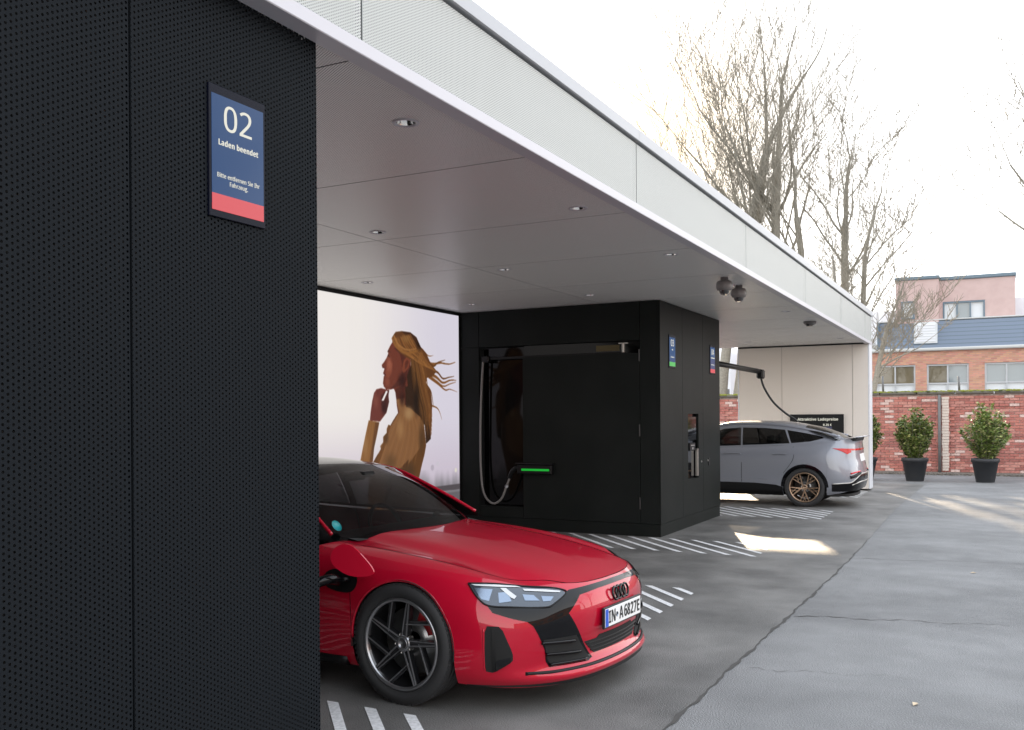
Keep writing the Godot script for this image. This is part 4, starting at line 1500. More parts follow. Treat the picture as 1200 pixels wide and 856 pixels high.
func car_materials() -> void:
	coated("red_paint", lin(0.42, 0.0035, 0.022), 0.36, 0.1).metallic_specular = 0.2
	coated("grey_paint", lin(0.24, 0.25, 0.285), 0.38, 0.3)
	mat("tyre", lin(0.022, 0.022, 0.023), 0.72)
	mat("cabin_dark", lin(0.02, 0.02, 0.021), 0.7)
	mat("disc_steel", lin(0.3, 0.3, 0.3), 0.35, 0.9)
	coated("rim_black", lin(0.016, 0.016, 0.018), 0.3, 0.4)
	mat("rim_face", lin(0.36, 0.36, 0.37), 0.28, 0.9)
	mat("rim_bronze", lin(0.42, 0.29, 0.20), 0.32, 0.8)
	mat("rim_bronze_dark", lin(0.10, 0.065, 0.045), 0.35, 0.7)
	coated("caliper_red", lin(0.4, 0.01, 0.015), 0.4, 0.0)
	glass("pane", Color(0.012, 0.014, 0.015), 0.80)
	glass("pane_dark", Color(0.006, 0.007, 0.008), 0.88)
	glass("lamp_cover", Color(0.3, 0.35, 0.4), 0.04)
	coated("lamp_housing", lin(0.035, 0.045, 0.06), 0.25, 0.5)
	mat("screen_bezel", lin(0.004, 0.005, 0.012), 0.25).metallic_specular = 0.2
	mat("lamp_chrome", lin(0.20, 0.24, 0.30), 0.2, 1.0)
	mat("lamp_white", lin(0.55, 0.57, 0.58), 0.25)
	glass("tail_red", Color(0.75, 0.02, 0.04), 0.93)
	mat("reflector_red", lin(0.55, 0.01, 0.02), 0.25)
	mat("plate_white", lin(0.75, 0.75, 0.74), 0.45)
	mat("plate_blue", lin(0.01, 0.08, 0.5), 0.45)
	mat("plate_black", lin(0.01, 0.01, 0.01), 0.5)
	mat("sticker_teal", lin(0.0, 0.22, 0.24), 0.5)
	mat("cable_grey", lin(0.20, 0.19, 0.18), 0.5)
	mat("brass_dark", lin(0.09, 0.07, 0.03), 0.4, 0.5)
	glow("screen_blue", Color(0.20, 0.36, 0.58), 0.62 / EXPOSURE).roughness = 0.1
	M.screen_blue.metallic_specular = 0.3
	glow("screen_dark", Color(0.02, 0.05, 0.07), 0.3 / EXPOSURE)
	glow("screen_tile", Color(0.35, 0.36, 0.5), 0.5 / EXPOSURE)
	glass("screen_glass", Color(0.02, 0.03, 0.05), 0.05).metallic_specular = 0.14

func seq(n: int) -> Array:
	var o := []
	for i in n:
		o.append(float(i))
	return o

func red_car() -> void:
	var f0 := [0.05, 0.0, 0.05, 0.055, 0.035, 0.025, 0.035, 0.06, 0.11, 0.2, 0.3, 0.4, 0.5]
	var door := [0.09, 0.05, 0.035, 0.03, 0.022, 0.012, 0.004, 0.0, 0.004, 0.015, 0.035, 0.07, 0.12]
	var fen := [0.08, 0.05, 0.03, 0.015, 0.005, 0.0, 0.0, 0.0, 0.005, 0.015, 0.04, 0.09, 0.18]
	var tail := [0.12, 0.07, 0.05, 0.05, 0.04, 0.02, 0.01, 0.005, 0.01, 0.03, 0.05, 0.06, 0.10]
	var k := {
		"px": [1.015, 0.992, 0.93, 0.825, 0.68, 0.50, 0.25, 0.0, -0.35, -0.9, -1.5, -2.2, -2.9, -3.4, -3.75, -3.95, -4.03, -4.05],
		"pz": [0.0, 0.30, 0.52, 0.70, 0.83, 0.91, 0.958, 0.975, 0.968, 0.955, 0.952, 0.962, 0.982, 0.955, 0.88, 0.70, 0.40, 0.0],
		"hy": [0.15, 0.205, 0.265, 0.35, 0.45, 0.55, 0.62, 0.68, 0.74, 0.80, 0.86, 0.92, 0.98],
		"d": [f0, f0, [0.05, 0.0, 0.05, 0.05, 0.03, 0.025, 0.04, 0.075, 0.13, 0.22, 0.3, 0.4, 0.5], [0.06, 0.01, 0.03, 0.02, 0.01, 0.015, 0.04, 0.09, 0.16, 0.25, 0.35, 0.45, 0.55],
			[0.07, 0.02, 0.01, 0.0, 0.0, 0.01, 0.035, 0.08, 0.15, 0.25, 0.35, 0.45, 0.55], [0.07, 0.03, 0.01, 0.0, 0.0, 0.005, 0.02, 0.05, 0.10, 0.17, 0.27, 0.37, 0.47],
			[0.07, 0.04, 0.015, 0.0, 0.0, 0.0, 0.01, 0.03, 0.06, 0.11, 0.2, 0.3, 0.4], [0.08, 0.05, 0.03, 0.01, 0.0, 0.0, 0.0, 0.005, 0.015, 0.04, 0.10, 0.2, 0.3],
			[0.10, 0.06, 0.04, 0.02, 0.01, 0.005, 0.0, 0.0, 0.008, 0.03, 0.07, 0.15, 0.25], door, door, door, fen, fen, tail, tail, tail, tail],
		"dt": [0.10, 0.10, 0.12, 0.15, 0.16, 0.13, 0.11, 0.105, 0.10, 0.10, 0.10, 0.10, 0.11, 0.11, 0.1, 0.08, 0.08, 0.08],
		"lows": [0.15, 0.15, 0.15, 0.15, 0.15, 0.16, 0.17, 0.17, 0.17, 0.17, 0.17, 0.17, 0.17, 0.19, 0.2, 0.22, 0.22, 0.22],
		"ycx": [-4.1, -3.9, -3.5, -3.2, -2.0, -0.9, -0.6, -0.3, 0.0, 0.25, 0.5, 0.7, 0.85, 0.95], "yc": [1.02, 1.035, 1.02, 1.02, 1.01, 1.0, 0.972, 0.942, 0.908, 0.872, 0.825, 0.775, 0.725, 0.69],
		"yfx": [-4.1, -3.6, -2.9, -2.0, -1.0, -0.6, -0.3, 0.0, 0.25, 0.5, 0.7, 0.9], "yf": [0.99, 1.0, 0.985, 0.95, 0.93, 0.9, 0.878, 0.85, 0.815, 0.76, 0.705, 0.655],
		"crown": 0.022, "wide": 1.0, "low": 0.15, "mid": -1.5, "axles": [0.0, -2.9], "axle_y": 0.36, "arch": 0.378, "liner": 0.95,
		"side0": 3.0, "side1": 15.0, "corner_f": 3.6, "screen_f": 8.7, "cowl_f": -0.38, "corner_r": 14.2, "screen_r": 13.3, "cowl_r": -3.62,
		"stations": seq(18), "memo": {},
		"cx": [-4.0, -3.6, -3.2, -2.7, -2.2, -1.8, -1.5, -1.25, -1.0, -0.8, -0.6], "cby": [0.98, 0.99, 0.98, 0.97, 0.955, 0.945, 0.94, 0.935, 0.93, 0.925, 0.92],
		"cbz": [0.70, 0.72, 0.78, 0.84, 0.855, 0.86, 0.865, 0.868, 0.868, 0.865, 0.85], "cry": [1.0, 1.04, 1.14, 1.26, 1.32, 1.335, 1.325, 1.285, 1.16, 1.05, 0.935],
		"crz": [0.60, 0.60, 0.56, 0.57, 0.59, 0.61, 0.62, 0.635, 0.715, 0.785, 0.845], "roof_y": [1.0, 1.07, 1.19, 1.325, 1.385, 1.405, 1.39, 1.345, 1.2, 1.08, 0.96],
		"roof_x0": -1.27, "roof_x1": -3.05, "bow": 0.06, "rail_r": 0.012,
		"cab_outline": poly([-0.60, 0.92, -0.8, 1.045, -1.0, 1.155, -1.27, 1.285, -1.5, 1.325, -1.8, 1.335, -2.2, 1.32, -2.7, 1.26, -3.2, 1.14, -3.6, 1.035, -3.7, 0.985, -3.2, 0.975, -2.2, 0.95, -1.25, 0.93]),
		"win_f": poly([-0.86, 0.955, -1.05, 1.13, -1.3, 1.255, -1.5, 1.295, -1.86, 1.305, -1.88, 0.965]), "win_r": poly([-1.96, 0.968, -1.95, 1.303, -2.2, 1.29, -2.62, 1.24, -2.64, 0.985]), "win_q": poly([-2.70, 0.99, -2.69, 1.225, -3.1, 1.12, -3.3, 1.01]),
		"rail": [Vector2(-0.645, 0.962), Vector2(-0.8, 1.05), Vector2(-1.0, 1.16), Vector2(-1.25, 1.28), Vector2(-1.5, 1.325), Vector2(-1.8, 1.335), Vector2(-2.2, 1.32), Vector2(-2.7, 1.26), Vector2(-3.2, 1.14), Vector2(-3.6, 1.04)],
	}
	var car := thing("red_car", "glossy red four-door electric saloon plugged in beside the black block", "car", Vector3(-3.064, 0.004, -5.538), deg_to_rad(-4.0))
	var inner := Vector3(k.mid, 0.5, 0)
	part(car, "body_shell", shell(k), M.red_paint)
	# bonnet as its own panel, with the fenders beside it
	var bonnet := poly([0.004, 0.0, 0.004, 0.49, 0.10, 0.655, 0.25, 0.77, 0.6, 0.835, 1.0, 0.872, 1.0, -0.872, 0.6, -0.835, 0.25, -0.77, 0.10, -0.655, 0.004, -0.49])
	var gap := poly([-0.01, 0.0, -0.01, 0.497, 0.10, 0.662, 0.25, 0.777, 0.6, 0.842, 1.01, 0.879, 1.01, -0.879, 0.6, -0.842, 0.25, -0.777, 0.10, -0.662, -0.01, -0.497])
	var st := sur(true)
	patch(st, bonnet, Vector2(0.022, 0.045), func(a: float, b: float) -> Vector3: return deck(k, a, b) + Vector3(0, 0.0015, 0), inner)
	part(car, "bonnet", st.commit(), M.red_paint)
	st = sur(true)
	patch(st, poly([0, -1, 1, -1, 1, 1, 0, 1]), Vector2(0.022, 0.04), func(a: float, b: float) -> Vector3: return deck(k, a, b), inner, [gap])
	part(car, "front_wing", st.commit(), M.red_paint)
	st = sur(true)
	patch(st, poly([-0.005, -0.95, 1.03, -0.95, 1.03, 0.95, -0.005, 0.95]), Vector2(0.05, 0.08), func(a: float, b: float) -> Vector3: return deck(k, minf(a, 1.0), b) - Vector3(0.06 * maxf(a - 1.0, 0.0) / 0.03, 0.012, 0), inner)
	part(car, "under_bonnet", st.commit(), M.plastic_black)
	st = sur(true)
	patch(st, poly([0, -1, 1, -1, 1, 1, 0, 1]), Vector2(0.06, 0.08), func(a: float, b: float) -> Vector3: return deck(k, a, b, true), inner)
	part(car, "boot_lid", st.commit(), M.red_paint)
	underside(car, k)
	arch_trim(car, k, M.red_paint, 0.009, "arch_lip")
	cabin(car, k, M.red_paint, M.gloss_black, M.plastic_black, M.pane, M.pane_dark)
	interior(car, -0.95, 0.30, 0.93, -1.75, 0.70)
	part(car, "rear_view_mirror", soft_box(Vector3(-1.20, 1.235, -0.13), Vector3(-1.16, 1.30, 0.13), 0.015), M.plastic_black)
	part(car, "camera_pod", soft_box(Vector3(-1.14, 1.27, -0.07), Vector3(-1.02, 1.31, 0.07), 0.015), M.plastic_black)
	# gloss black mask round lamps and grille
	flank_patch(car, "front_mask", k, poly([-1.8, 0.682, -0.9, 0.688, 0.0, 0.690, 0.9, 0.688, 1.8, 0.682, 2.02, 0.672, 2.5, 0.655, 3.4, 0.64, 4.7, 0.634, 4.48, 0.59, 3.9, 0.558, 3.43, 0.537, 3.25, 0.51, 3.12, 0.465, 2.88, 0.365, 2.83, 0.30, 2.7, 0.262, 1.25, 0.252, 1.05, 0.265, 1.43, 0.375, 2.06, 0.56, 1.5, 0.648, 0.7, 0.662, 0.0, 0.664, -0.7, 0.662, -1.5, 0.648, -2.06, 0.56, -1.43, 0.375, -1.05, 0.265, -1.25, 0.252, -2.7, 0.262, -2.83, 0.30, -2.88, 0.365, -3.12, 0.465, -3.25, 0.51, -3.43, 0.537, -3.9, 0.558, -4.48, 0.59, -4.7, 0.634, -3.4, 0.64, -2.5, 0.655, -2.02, 0.672]), 0.003, M.gloss_black, false, Vector2(0.08, 0.014))
	# air intakes, shade painted as black patches: opening with three fins, and the air curtain slot at the corner
	for side in [1.0, -1.0]:
		var g := holder(car, "side_intake")
		var q := PackedVector2Array()
		for p in poly([2.95, 0.43, 1.75, 0.425, 1.3, 0.31, 1.15, 0.266, 2.65, 0.272, 2.78, 0.31]):
			q.append(Vector2(p.x * side, p.y))
		var ps := sur(true)
		patch(ps, q, Vector2(0.08, 0.02), on_flank(k, 0.0045), inner)
		part(g, "intake_shade", ps.commit(), M.void_black)
		for fin in [[[3.02, 0.413], [2.4, 0.405], [1.80, 0.396]], [[2.86, 0.345], [2.2, 0.332], [1.53, 0.32]], [[2.7, 0.278], [2.0, 0.268], [1.32, 0.262]]]:
			part(g, "fin", flank_line(k, fin, 0.012, 0.0085, side), M.gloss_black)
		var h := holder(car, "air_curtain")
		q = PackedVector2Array()
		for p in rounded(poly([4.72, 0.518, 4.22, 0.516, 3.88, 0.365, 3.88, 0.318, 4.46, 0.252, 4.72, 0.262]), 1, 0.15):
			q.append(Vector2(p.x * side, p.y))
		ps = sur(true)
		patch(ps, q, Vector2(0.06, 0.02), on_flank(k, 0.0025), inner)
		part(h, "opening_shade", ps.commit(), M.void_black)
		var vane := sur(true)
		patch(vane, PackedVector2Array([Vector2(4.50 * side, 0.512), Vector2(4.40 * side, 0.512), Vector2(4.40 * side, 0.268), Vector2(4.48 * side, 0.262)]), Vector2(0.05, 0.02), on_flank(k, 0.010), inner)
		part(h, "vane", vane.commit(), M.plastic_black)
		vane = sur(true)
		patch(vane, PackedVector2Array([Vector2(4.38 * side, 0.325), Vector2(3.95 * side, 0.345), Vector2(3.95 * side, 0.315), Vector2(4.38 * side, 0.268)]), Vector2(0.05, 0.02), func(s: float, y: float) -> Vector3: return off(k, s, y, 0.004 + (0.34 - y) * 0.2), inner)
		part(h, "lower_blade", vane.commit(), M.gloss_black)
		part(car, "air_curtain_rim", flank_line(k, [[4.74, 0.50], [4.74, 0.40], [4.73, 0.27]], 0.001, 0.006, side), M.red_paint)
		# headlight
		var hl := holder(car, "headlight")
		var shape := func(pts: Array, o: float, called: String, m: Material) -> void:
			var qq := PackedVector2Array()
			for p in poly(pts):
				qq.append(Vector2(p.x * side, p.y))
			var hs := sur(true)
			patch(hs, qq, Vector2(0.05, 0.009), on_flank(k, o), inner)
			part(hl, called, hs.commit(), m)
		var rim := [5.28, 0.739, 4.5, 0.735, 3.35, 0.712, 2.5, 0.702, 2.08, 0.687, 1.98, 0.667, 2.48, 0.622, 2.83, 0.606, 4.0, 0.618, 4.65, 0.629, 4.98, 0.672]
		shape.call(rim, 0.0045, "housing", M.lamp_housing)
		shape.call([5.2, 0.734, 4.5, 0.730, 3.7, 0.716, 3.5, 0.708, 4.0, 0.713, 4.6, 0.721, 5.1, 0.727], 0.008, "daylight_strip", M.lamp_white)
		shape.call([4.30, 0.712, 4.08, 0.709, 3.72, 0.668, 3.80, 0.655, 3.9, 0.662], 0.008, "daylight_strip", M.lamp_white)
		shape.call([3.45, 0.700, 2.6, 0.691, 2.14, 0.679, 2.2, 0.673, 2.7, 0.681, 3.4, 0.690], 0.008, "daylight_strip", M.lamp_white)
		shape.call([5.1, 0.716, 4.55, 0.708, 4.62, 0.65, 4.85, 0.66], 0.007, "reflector", M.lamp_chrome)
		shape.call([4.35, 0.69, 4.0, 0.692, 3.9, 0.645, 4.3, 0.64], 0.007, "reflector", M.lamp_chrome)
		shape.call([3.5, 0.675, 3.1, 0.668, 2.95, 0.64, 3.45, 0.645], 0.007, "reflector", M.lamp_chrome)
		shape.call([2.85, 0.662, 2.45, 0.655, 2.6, 0.635, 2.85, 0.635], 0.007, "reflector", M.lamp_chrome)
		var edge := []
		for i in range(0, rim.size(), 2):
			edge.append([rim[i], rim[i + 1]])
		edge.append([rim[0], rim[1]])
		part(hl, "seal", flank_line(k, edge, 0.006, 0.005, side), M.plastic_black)
		outside_mirror(car, Vector3(-1.06, 0.975, 0.90), side, M.red_paint)
		part(car, "sill", flank_line(k, [[8.2, 0.20], [9.5, 0.19], [11.0, 0.2]], 0.0, 0.03, side), M.plastic_black)
		part(car, "door_gap", flank_line(k, [[8.66, 0.21], [8.7, 0.5], [8.66, 0.75], [8.6, 0.88]], -0.0005, 0.003, side), M.void_black)
		part(car, "door_gap", flank_line(k, [[10.63, 0.21], [10.65, 0.5], [10.63, 0.75], [10.6, 0.92]], -0.0005, 0.003, side), M.void_black)
		part(car, "door_handle", flank_line(k, [[10.2, 0.80], [10.4, 0.805], [10.55, 0.80]], 0.004, 0.012, side), M.red_paint)
		# tail lamp
		flank_patch(car, "tail_lamp", k, poly([13.9 * side, 0.93, 15.5 * side, 0.93, 15.5 * side, 0.88, 14.2 * side, 0.885]), 0.003, M.tail_red, false)
	# grille parts in the middle
	flank_patch(car, "lower_grille", k, poly([1.36, 0.368, 0.86, 0.368, 0.76, 0.386, -0.76, 0.386, -0.86, 0.368, -1.36, 0.368, -0.95, 0.285, 0.95, 0.285]), 0.003, M.void_black, false)
	for y in [0.305, 0.328, 0.352]:
		part(car, "grille_bar", flank_line(k, [[1.0 + (y - 0.285) * 4.0, y], [0.5, y], [0.0, y], [-0.5, y], [-1.0 - (y - 0.285) * 4.0, y]], 0.004, 0.004), M.plastic_black)
	part(car, "splitter_gap", flank_line(k, [[3.5, 0.243], [2.5, 0.237], [1.2, 0.235], [0.0, 0.235], [-1.2, 0.235], [-2.5, 0.237], [-3.5, 0.243]], -0.004, 0.012), M.plastic_black)
	var em := holder(car, "emblem")
	for i in 4:
		var c := off(k, 0.0, 0.608, 0.014)
		var v := []
		for j in 29:
			var a := TAU * j / 28
			v.append(c + Vector3(0.003 * (i % 2) - sin(a) * 0.008, sin(a) * 0.038, (i - 1.5) * 0.051 + cos(a) * 0.036))
		var rs := sur(true)
		add_tube(rs, v, [0.0075], 8, false)
		part(em, "emblem_ring", done(rs), M.gloss_black)
	# number plate
	var pl := holder(car, "number_plate", off(k, 0.0, 0.487, 0.012) + Vector3(0.0, 0, -0.015))
	pl.rotation = Vector3(0, PI / 2, 0)
	part(pl, "plate_holder", soft_box(Vector3(-0.27, -0.064, -0.012), Vector3(0.27, 0.064, 0.004), 0.003), M.plate_black)
	part(pl, "plate", soft_box(Vector3(-0.26, -0.055, 0.004), Vector3(0.26, 0.055, 0.007), 0.002), M.plate_white)
	part(pl, "country_strip", box(Vector3(-0.258, -0.053, 0.0071), Vector3(-0.217, 0.053, 0.0078)), M.plate_blue)
	text(pl, "lettering", "IN", 0.074, M.plate_black, Transform3D(Basis(), Vector3(-0.165, 0, 0.0085)), true, 0.85)
	text(pl, "lettering", "A", 0.074, M.plate_black, Transform3D(Basis(), Vector3(-0.035, 0, 0.0085)), true, 0.85)
	text(pl, "lettering", "6827E", 0.074, M.plate_black, Transform3D(Basis(), Vector3(0.125, 0, 0.0085)), true, 0.85)
	part(pl, "seal", lathe([Vector2(0, 0.001), Vector2(0.016, 0.001), Vector2(0.016, 0)], 16, Transform3D(Basis(Vector3.RIGHT, PI / 2), Vector3(-0.095, 0, 0.0075))), M.lamp_chrome)
	# open charging flap and socket on the right front wing
	var port := holder(car, "charging_port")
	var ps2 := sur(true)
	patch(ps2, rounded(poly([8.02, 0.625, 8.42, 0.64, 8.5, 0.70, 8.42, 0.765, 8.05, 0.78, 7.9, 0.71]), 2), Vector2(0.05, 0.02), on_flank(k, 0.003), inner)
	part(port, "socket", ps2.commit(), M.plastic_black)
	var fc := off(k, 8.03, 0.80, 0.085)
	var fo := PackedVector2Array()
	for p in rounded(poly([393.5, 640.5, 403.4, 637.0, 413, 646.5, 428.6, 670, 428, 676.5, 421.4, 678, 407.5, 676.0, 394.7, 664.5, 390, 653.4]), 2):
		var w := car.transform.affine_inverse() * pick(p.x, p.y, 2, -4.45)
		fo.append(Vector2(w.x, w.y))
		fc = w
	part(port, "flap", prism(fo, -0.005, 0.005, Transform3D(Basis(Vector3(1, 0, -0.55), Vector3(0, 1, -0.15), Vector3(0, 0, 1)), Vector3(0, 0, fc.z + fc.x * 0.55 + fc.y * 0.15))), M.red_paint)
	fc = car.transform.affine_inverse() * pick(404, 668, 2, -4.46)
	part(port, "flap_arm", tube([fc + Vector3(-0.02, -0.06, -0.01), off(k, 8.1, 0.71, 0.0)], 0.014, 8), M.plastic_black)
	# wheels
	wheel(car, Vector3(0, 0.36, 0.845), 1.0, 0.36, 0.272, 0.235, 0, M.rim_black, M.rim_face, 0.10, true, M.caliper_red)
	wheel(car, Vector3(0, 0.36, -0.845), -1.0, 0.36, 0.272, 0.235, 0, M.rim_black, M.rim_face, 0.4, true, M.caliper_red)
	wheel(car, Vector3(-2.9, 0.36, 0.845), 1.0, 0.36, 0.272, 0.26, 0, M.rim_black, M.rim_face, 0.3, false, M.caliper_red)
	wheel(car, Vector3(-2.9, 0.36, -0.845), -1.0, 0.36, 0.272, 0.26, 0, M.rim_black, M.rim_face, 0.7, false, M.caliper_red)
	# environmental sticker low on the windscreen
	var sp := pick(394.5, 616.5, 2, -4.84)
	sp = car.transform.affine_inverse() * sp
	part(car, "windscreen_sticker", lathe([Vector2(0, 0.001), Vector2(0.04, 0.001), Vector2(0.04, 0.0)], 24, Transform3D(Basis(Vector3.BACK, -0.95), sp)), M.sticker_teal)
	# plug and cable to the near block
	var plug := car.transform * off(k, 8.18, 0.70, 0.03)
	var cb := thing("charging_cable", "black charging cable plugged into the red car's open flap", "cable")
	part(cb, "connector", tube(curve([plug, plug + Vector3(-0.02, 0.02, 0.09), plug + Vector3(-0.10, -0.02, 0.17), plug + Vector3(-0.17, -0.09, 0.20)], 5), 0.032, 12), M.gloss_black)
	part(cb, "cable_line", tube(curve([plug + Vector3(-0.16, -0.08, 0.20), plug + Vector3(-0.28, -0.25, 0.28), plug + Vector3(-0.38, -0.42, 0.6), plug + Vector3(-0.42, -0.42, 1.0), Vector3(-3.95, 0.45, -3.2)], 8), 0.018, 10), M.rubber)
func grey_car() -> void:
	var nose := [0.07, 0.03, 0.0, 0.0, 0.0, 0.02, 0.07, 0.16, 0.3, 0.45, 0.6]
	var door := [0.12, 0.06, 0.03, 0.022, 0.01, 0.003, 0.0, 0.006, 0.025, 0.07, 0.13]
	var fen := [0.10, 0.06, 0.03, 0.012, 0.0, 0.0, 0.004, 0.018, 0.05, 0.10, 0.17]
	var tail := [0.16, 0.09, 0.03, 0.004, 0.0, 0.02, 0.055, 0.065, 0.075, 0.085, 0.05]
	var k := {
		"px": [0.86, 0.83, 0.74, 0.58, 0.38, 0.15, -0.3, -1.0, -1.7, -2.3, -2.764, -3.1, -3.36, -3.56, -3.68, -3.73, -3.74],
		"pz": [0.0, 0.40, 0.66, 0.81, 0.88, 0.91, 0.915, 0.905, 0.905, 0.915, 0.932, 0.925, 0.895, 0.80, 0.60, 0.32, 0.0],
		"hy": [0.19, 0.26, 0.36, 0.46, 0.6, 0.75, 0.9, 1.0, 1.1, 1.2, 1.3],
		"d": [nose, nose, nose, nose, nose, fen, door, door, door, door, fen, fen, [0.13, 0.07, 0.03, 0.01, 0.0, 0.004, 0.02, 0.04, 0.07, 0.11, 0.17], tail, tail, tail, tail],
		"dt": [0.13, 0.13, 0.15, 0.16, 0.14, 0.12, 0.11, 0.10, 0.10, 0.10, 0.12, 0.13, 0.13, 0.10, 0.06, 0.05, 0.05],
		"lows": [0.2, 0.2, 0.2, 0.2, 0.2, 0.2, 0.2, 0.2, 0.2, 0.2, 0.2, 0.22, 0.26, 0.3, 0.32, 0.33, 0.33],
		"ycx": [-3.8, -3.6, -3.3, -3.0, -2.0, -0.6, -0.3, 0.2, 0.6, 0.8], "yc": [1.285, 1.29, 1.275, 1.27, 1.2, 1.10, 1.06, 1.0, 0.93, 0.82],
		"yfx": [-3.8, -3.4, -3.1, -2.764, -2.3, -1.7, -1.0, -0.5, 0.0, 0.5, 0.8], "yf": [1.265, 1.25, 1.225, 1.20, 1.165, 1.135, 1.10, 1.06, 0.98, 0.90, 0.75],
		"crown": 0.012, "wide": 0.93, "low": 0.19, "mid": -1.5, "axles": [0.0, -2.764], "axle_y": 0.365, "arch": 0.395, "liner": 0.90,
		"side0": 3.0, "side1": 13.0, "corner_f": 3.4, "screen_f": 6.45, "cowl_f": -0.32, "corner_r": 13.3, "screen_r": 12.25, "cowl_r": -3.42,
		"stations": seq(17), "memo": {},
		"cx": [-3.6, -3.35, -3.1, -2.8, -2.4, -2.0, -1.5, -1.2, -0.9, -0.6, -0.45], "cby": [1.24, 1.235, 1.215, 1.195, 1.165, 1.145, 1.12, 1.11, 1.09, 1.065, 1.05],
		"cbz": [0.66, 0.72, 0.77, 0.80, 0.805, 0.80, 0.79, 0.79, 0.785, 0.77, 0.75], "cry": [1.27, 1.30, 1.355, 1.43, 1.505, 1.545, 1.555, 1.53, 1.42, 1.20, 1.07],
		"crz": [0.56, 0.56, 0.56, 0.57, 0.59, 0.60, 0.605, 0.605, 0.63, 0.70, 0.73], "roof_y": [1.30, 1.36, 1.43, 1.51, 1.585, 1.612, 1.61, 1.58, 1.45, 1.22, 1.09],
		"roof_x0": -1.15, "roof_x1": -2.72, "bow": 0.07, "rail_r": 0.03,
		"cab_outline": poly([-0.45, 1.05, -0.6, 1.20, -0.9, 1.42, -1.2, 1.53, -1.5, 1.555, -2.0, 1.545, -2.4, 1.505, -2.8, 1.43, -3.1, 1.355, -3.35, 1.30, -3.5, 1.235, -3.1, 1.19, -2.4, 1.145, -1.5, 1.105, -0.9, 1.075]),
		"win_f": poly([-0.62, 1.10, -0.93, 1.36, -1.2, 1.455, -1.54, 1.478, -1.56, 1.14]), "win_r": poly([-1.59, 1.142, -1.57, 1.48, -2.0, 1.47, -2.37, 1.435, -2.48, 1.18]), "win_q": poly([-2.51, 1.185, -2.41, 1.43, -2.8, 1.362, -3.04, 1.308, -3.10, 1.28, -2.85, 1.215]),
		"rail": [Vector2(-0.45, 1.07), Vector2(-0.6, 1.20), Vector2(-0.9, 1.42), Vector2(-1.2, 1.53), Vector2(-1.5, 1.555), Vector2(-2.0, 1.545), Vector2(-2.4, 1.505), Vector2(-2.8, 1.43), Vector2(-3.1, 1.355), Vector2(-3.35, 1.30)],
	}
	var car := thing("grey_car", "grey electric crossover with bronze wheels parked nose-in beneath the black boom", "car", Vector3(-5.913, 0.004, -18.82), PI)
	var inner := Vector3(k.mid, 0.6, 0)
	part(car, "body_shell", shell(k), M.grey_paint)
	for rear in [false, true]:
		var st := sur(true)
		patch(st, poly([0, -1, 1, -1, 1, 1, 0, 1]), Vector2(0.05, 0.06), func(a: float, b: float) -> Vector3: return deck(k, a, b, rear), inner)
		part(car, "tailgate_top" if rear else "bonnet", st.commit(), M.grey_paint)
	underside(car, k)
	cabin(car, k, M.grey_paint, M.grey_paint, M.grey_paint, M.pane, M.pane_dark)
	# painted quarter panel behind the side windows
	for side in [1.0, -1.0]:
		var st := sur(true)
		patch(st, poly([-2.72, 1.455, -3.1, 1.372, -3.35, 1.315, -3.52, 1.235, -3.3, 1.215, -2.86, 1.196, -3.16, 1.272, -3.12, 1.315, -2.95, 1.36]), Vector2(0.05, 0.03), func(x: float, y: float) -> Vector3: return Vector3(x, y, (cabin_z(k, x, y) + 0.004) * side), inner)
		part(car, "quarter_panel", st.commit(), M.grey_paint)
	interior(car, -0.75, 0.35, 1.02, -1.55, 0.68)
	# black lower cladding
	flank_patch(car, "sill_cladding", k, poly([6.05, 0.40, 7.2, 0.435, 8.2, 0.43, 8.9, 0.40, 9.12, 0.36, 9.12, 0.205, 6.05, 0.205]), 0.008, M.plastic_black)
	for side in [1.0, -1.0]:
		for ax in k.axles:
			var tp := sur(true)
			var f := func(a: float, r: float) -> Vector3:
				var x: float = ax + cos(a) * r
				var y: float = k.axle_y + sin(a) * r
				var p := off(k, station(k, x), y, 0.010)
				return Vector3(x, y, p.z * side)
			patch(tp, poly([0.02, 0.378, PI - 0.02, 0.378, PI - 0.02, 0.43, 0.02, 0.43]), Vector2(0.09, 0.02), f, inner)
			part(car, "arch_cladding", tp.commit(), M.gloss_black)
	flank_patch(car, "rear_bumper_skirt", k, poly([11.55, 0.43, 12.2, 0.45, 13.0, 0.455, 13.6, 0.53, 14.3, 0.60, 15.2, 0.605, 16.0, 0.605, 16.0, 0.335, 13.6, 0.31, 12.4, 0.30, 11.55, 0.30]), 0.006, M.gloss_black)
	for side in [1.0, -1.0]:
		part(car, "bumper_strip", flank_line(k, [[11.6, 0.44], [12.5, 0.455], [13.1, 0.47], [13.7, 0.545], [14.4, 0.612], [15.3, 0.617], [16.0, 0.617]], 0.006, 0.012, side), M.steel)
		part(car, "rear_reflector", flank_line(k, [[13.05, 0.63], [13.6, 0.65], [14.3, 0.665]], 0.006, 0.015, side), M.reflector_red)
		part(car, "reflector_recess", flank_line(k, [[13.0, 0.56], [13.5, 0.585], [14.3, 0.635]], 0.003, 0.03, side), M.plastic_black)
		part(car, "diffuser_bar", flank_line(k, [[13.2, 0.42], [14.2, 0.47], [15.2, 0.475], [16.0, 0.475]], 0.004, 0.012, side), M.steel)
		part(car, "door_gap", flank_line(k, [[7.83, 0.44], [7.84, 0.8], [7.83, 1.10]], -0.0005, 0.004, side), M.void_black)
		part(car, "door_gap", flank_line(k, [[9.15, 0.62], [9.45, 0.82], [9.55, 0.95], [9.5, 1.12]], -0.0005, 0.004, side), M.void_black)
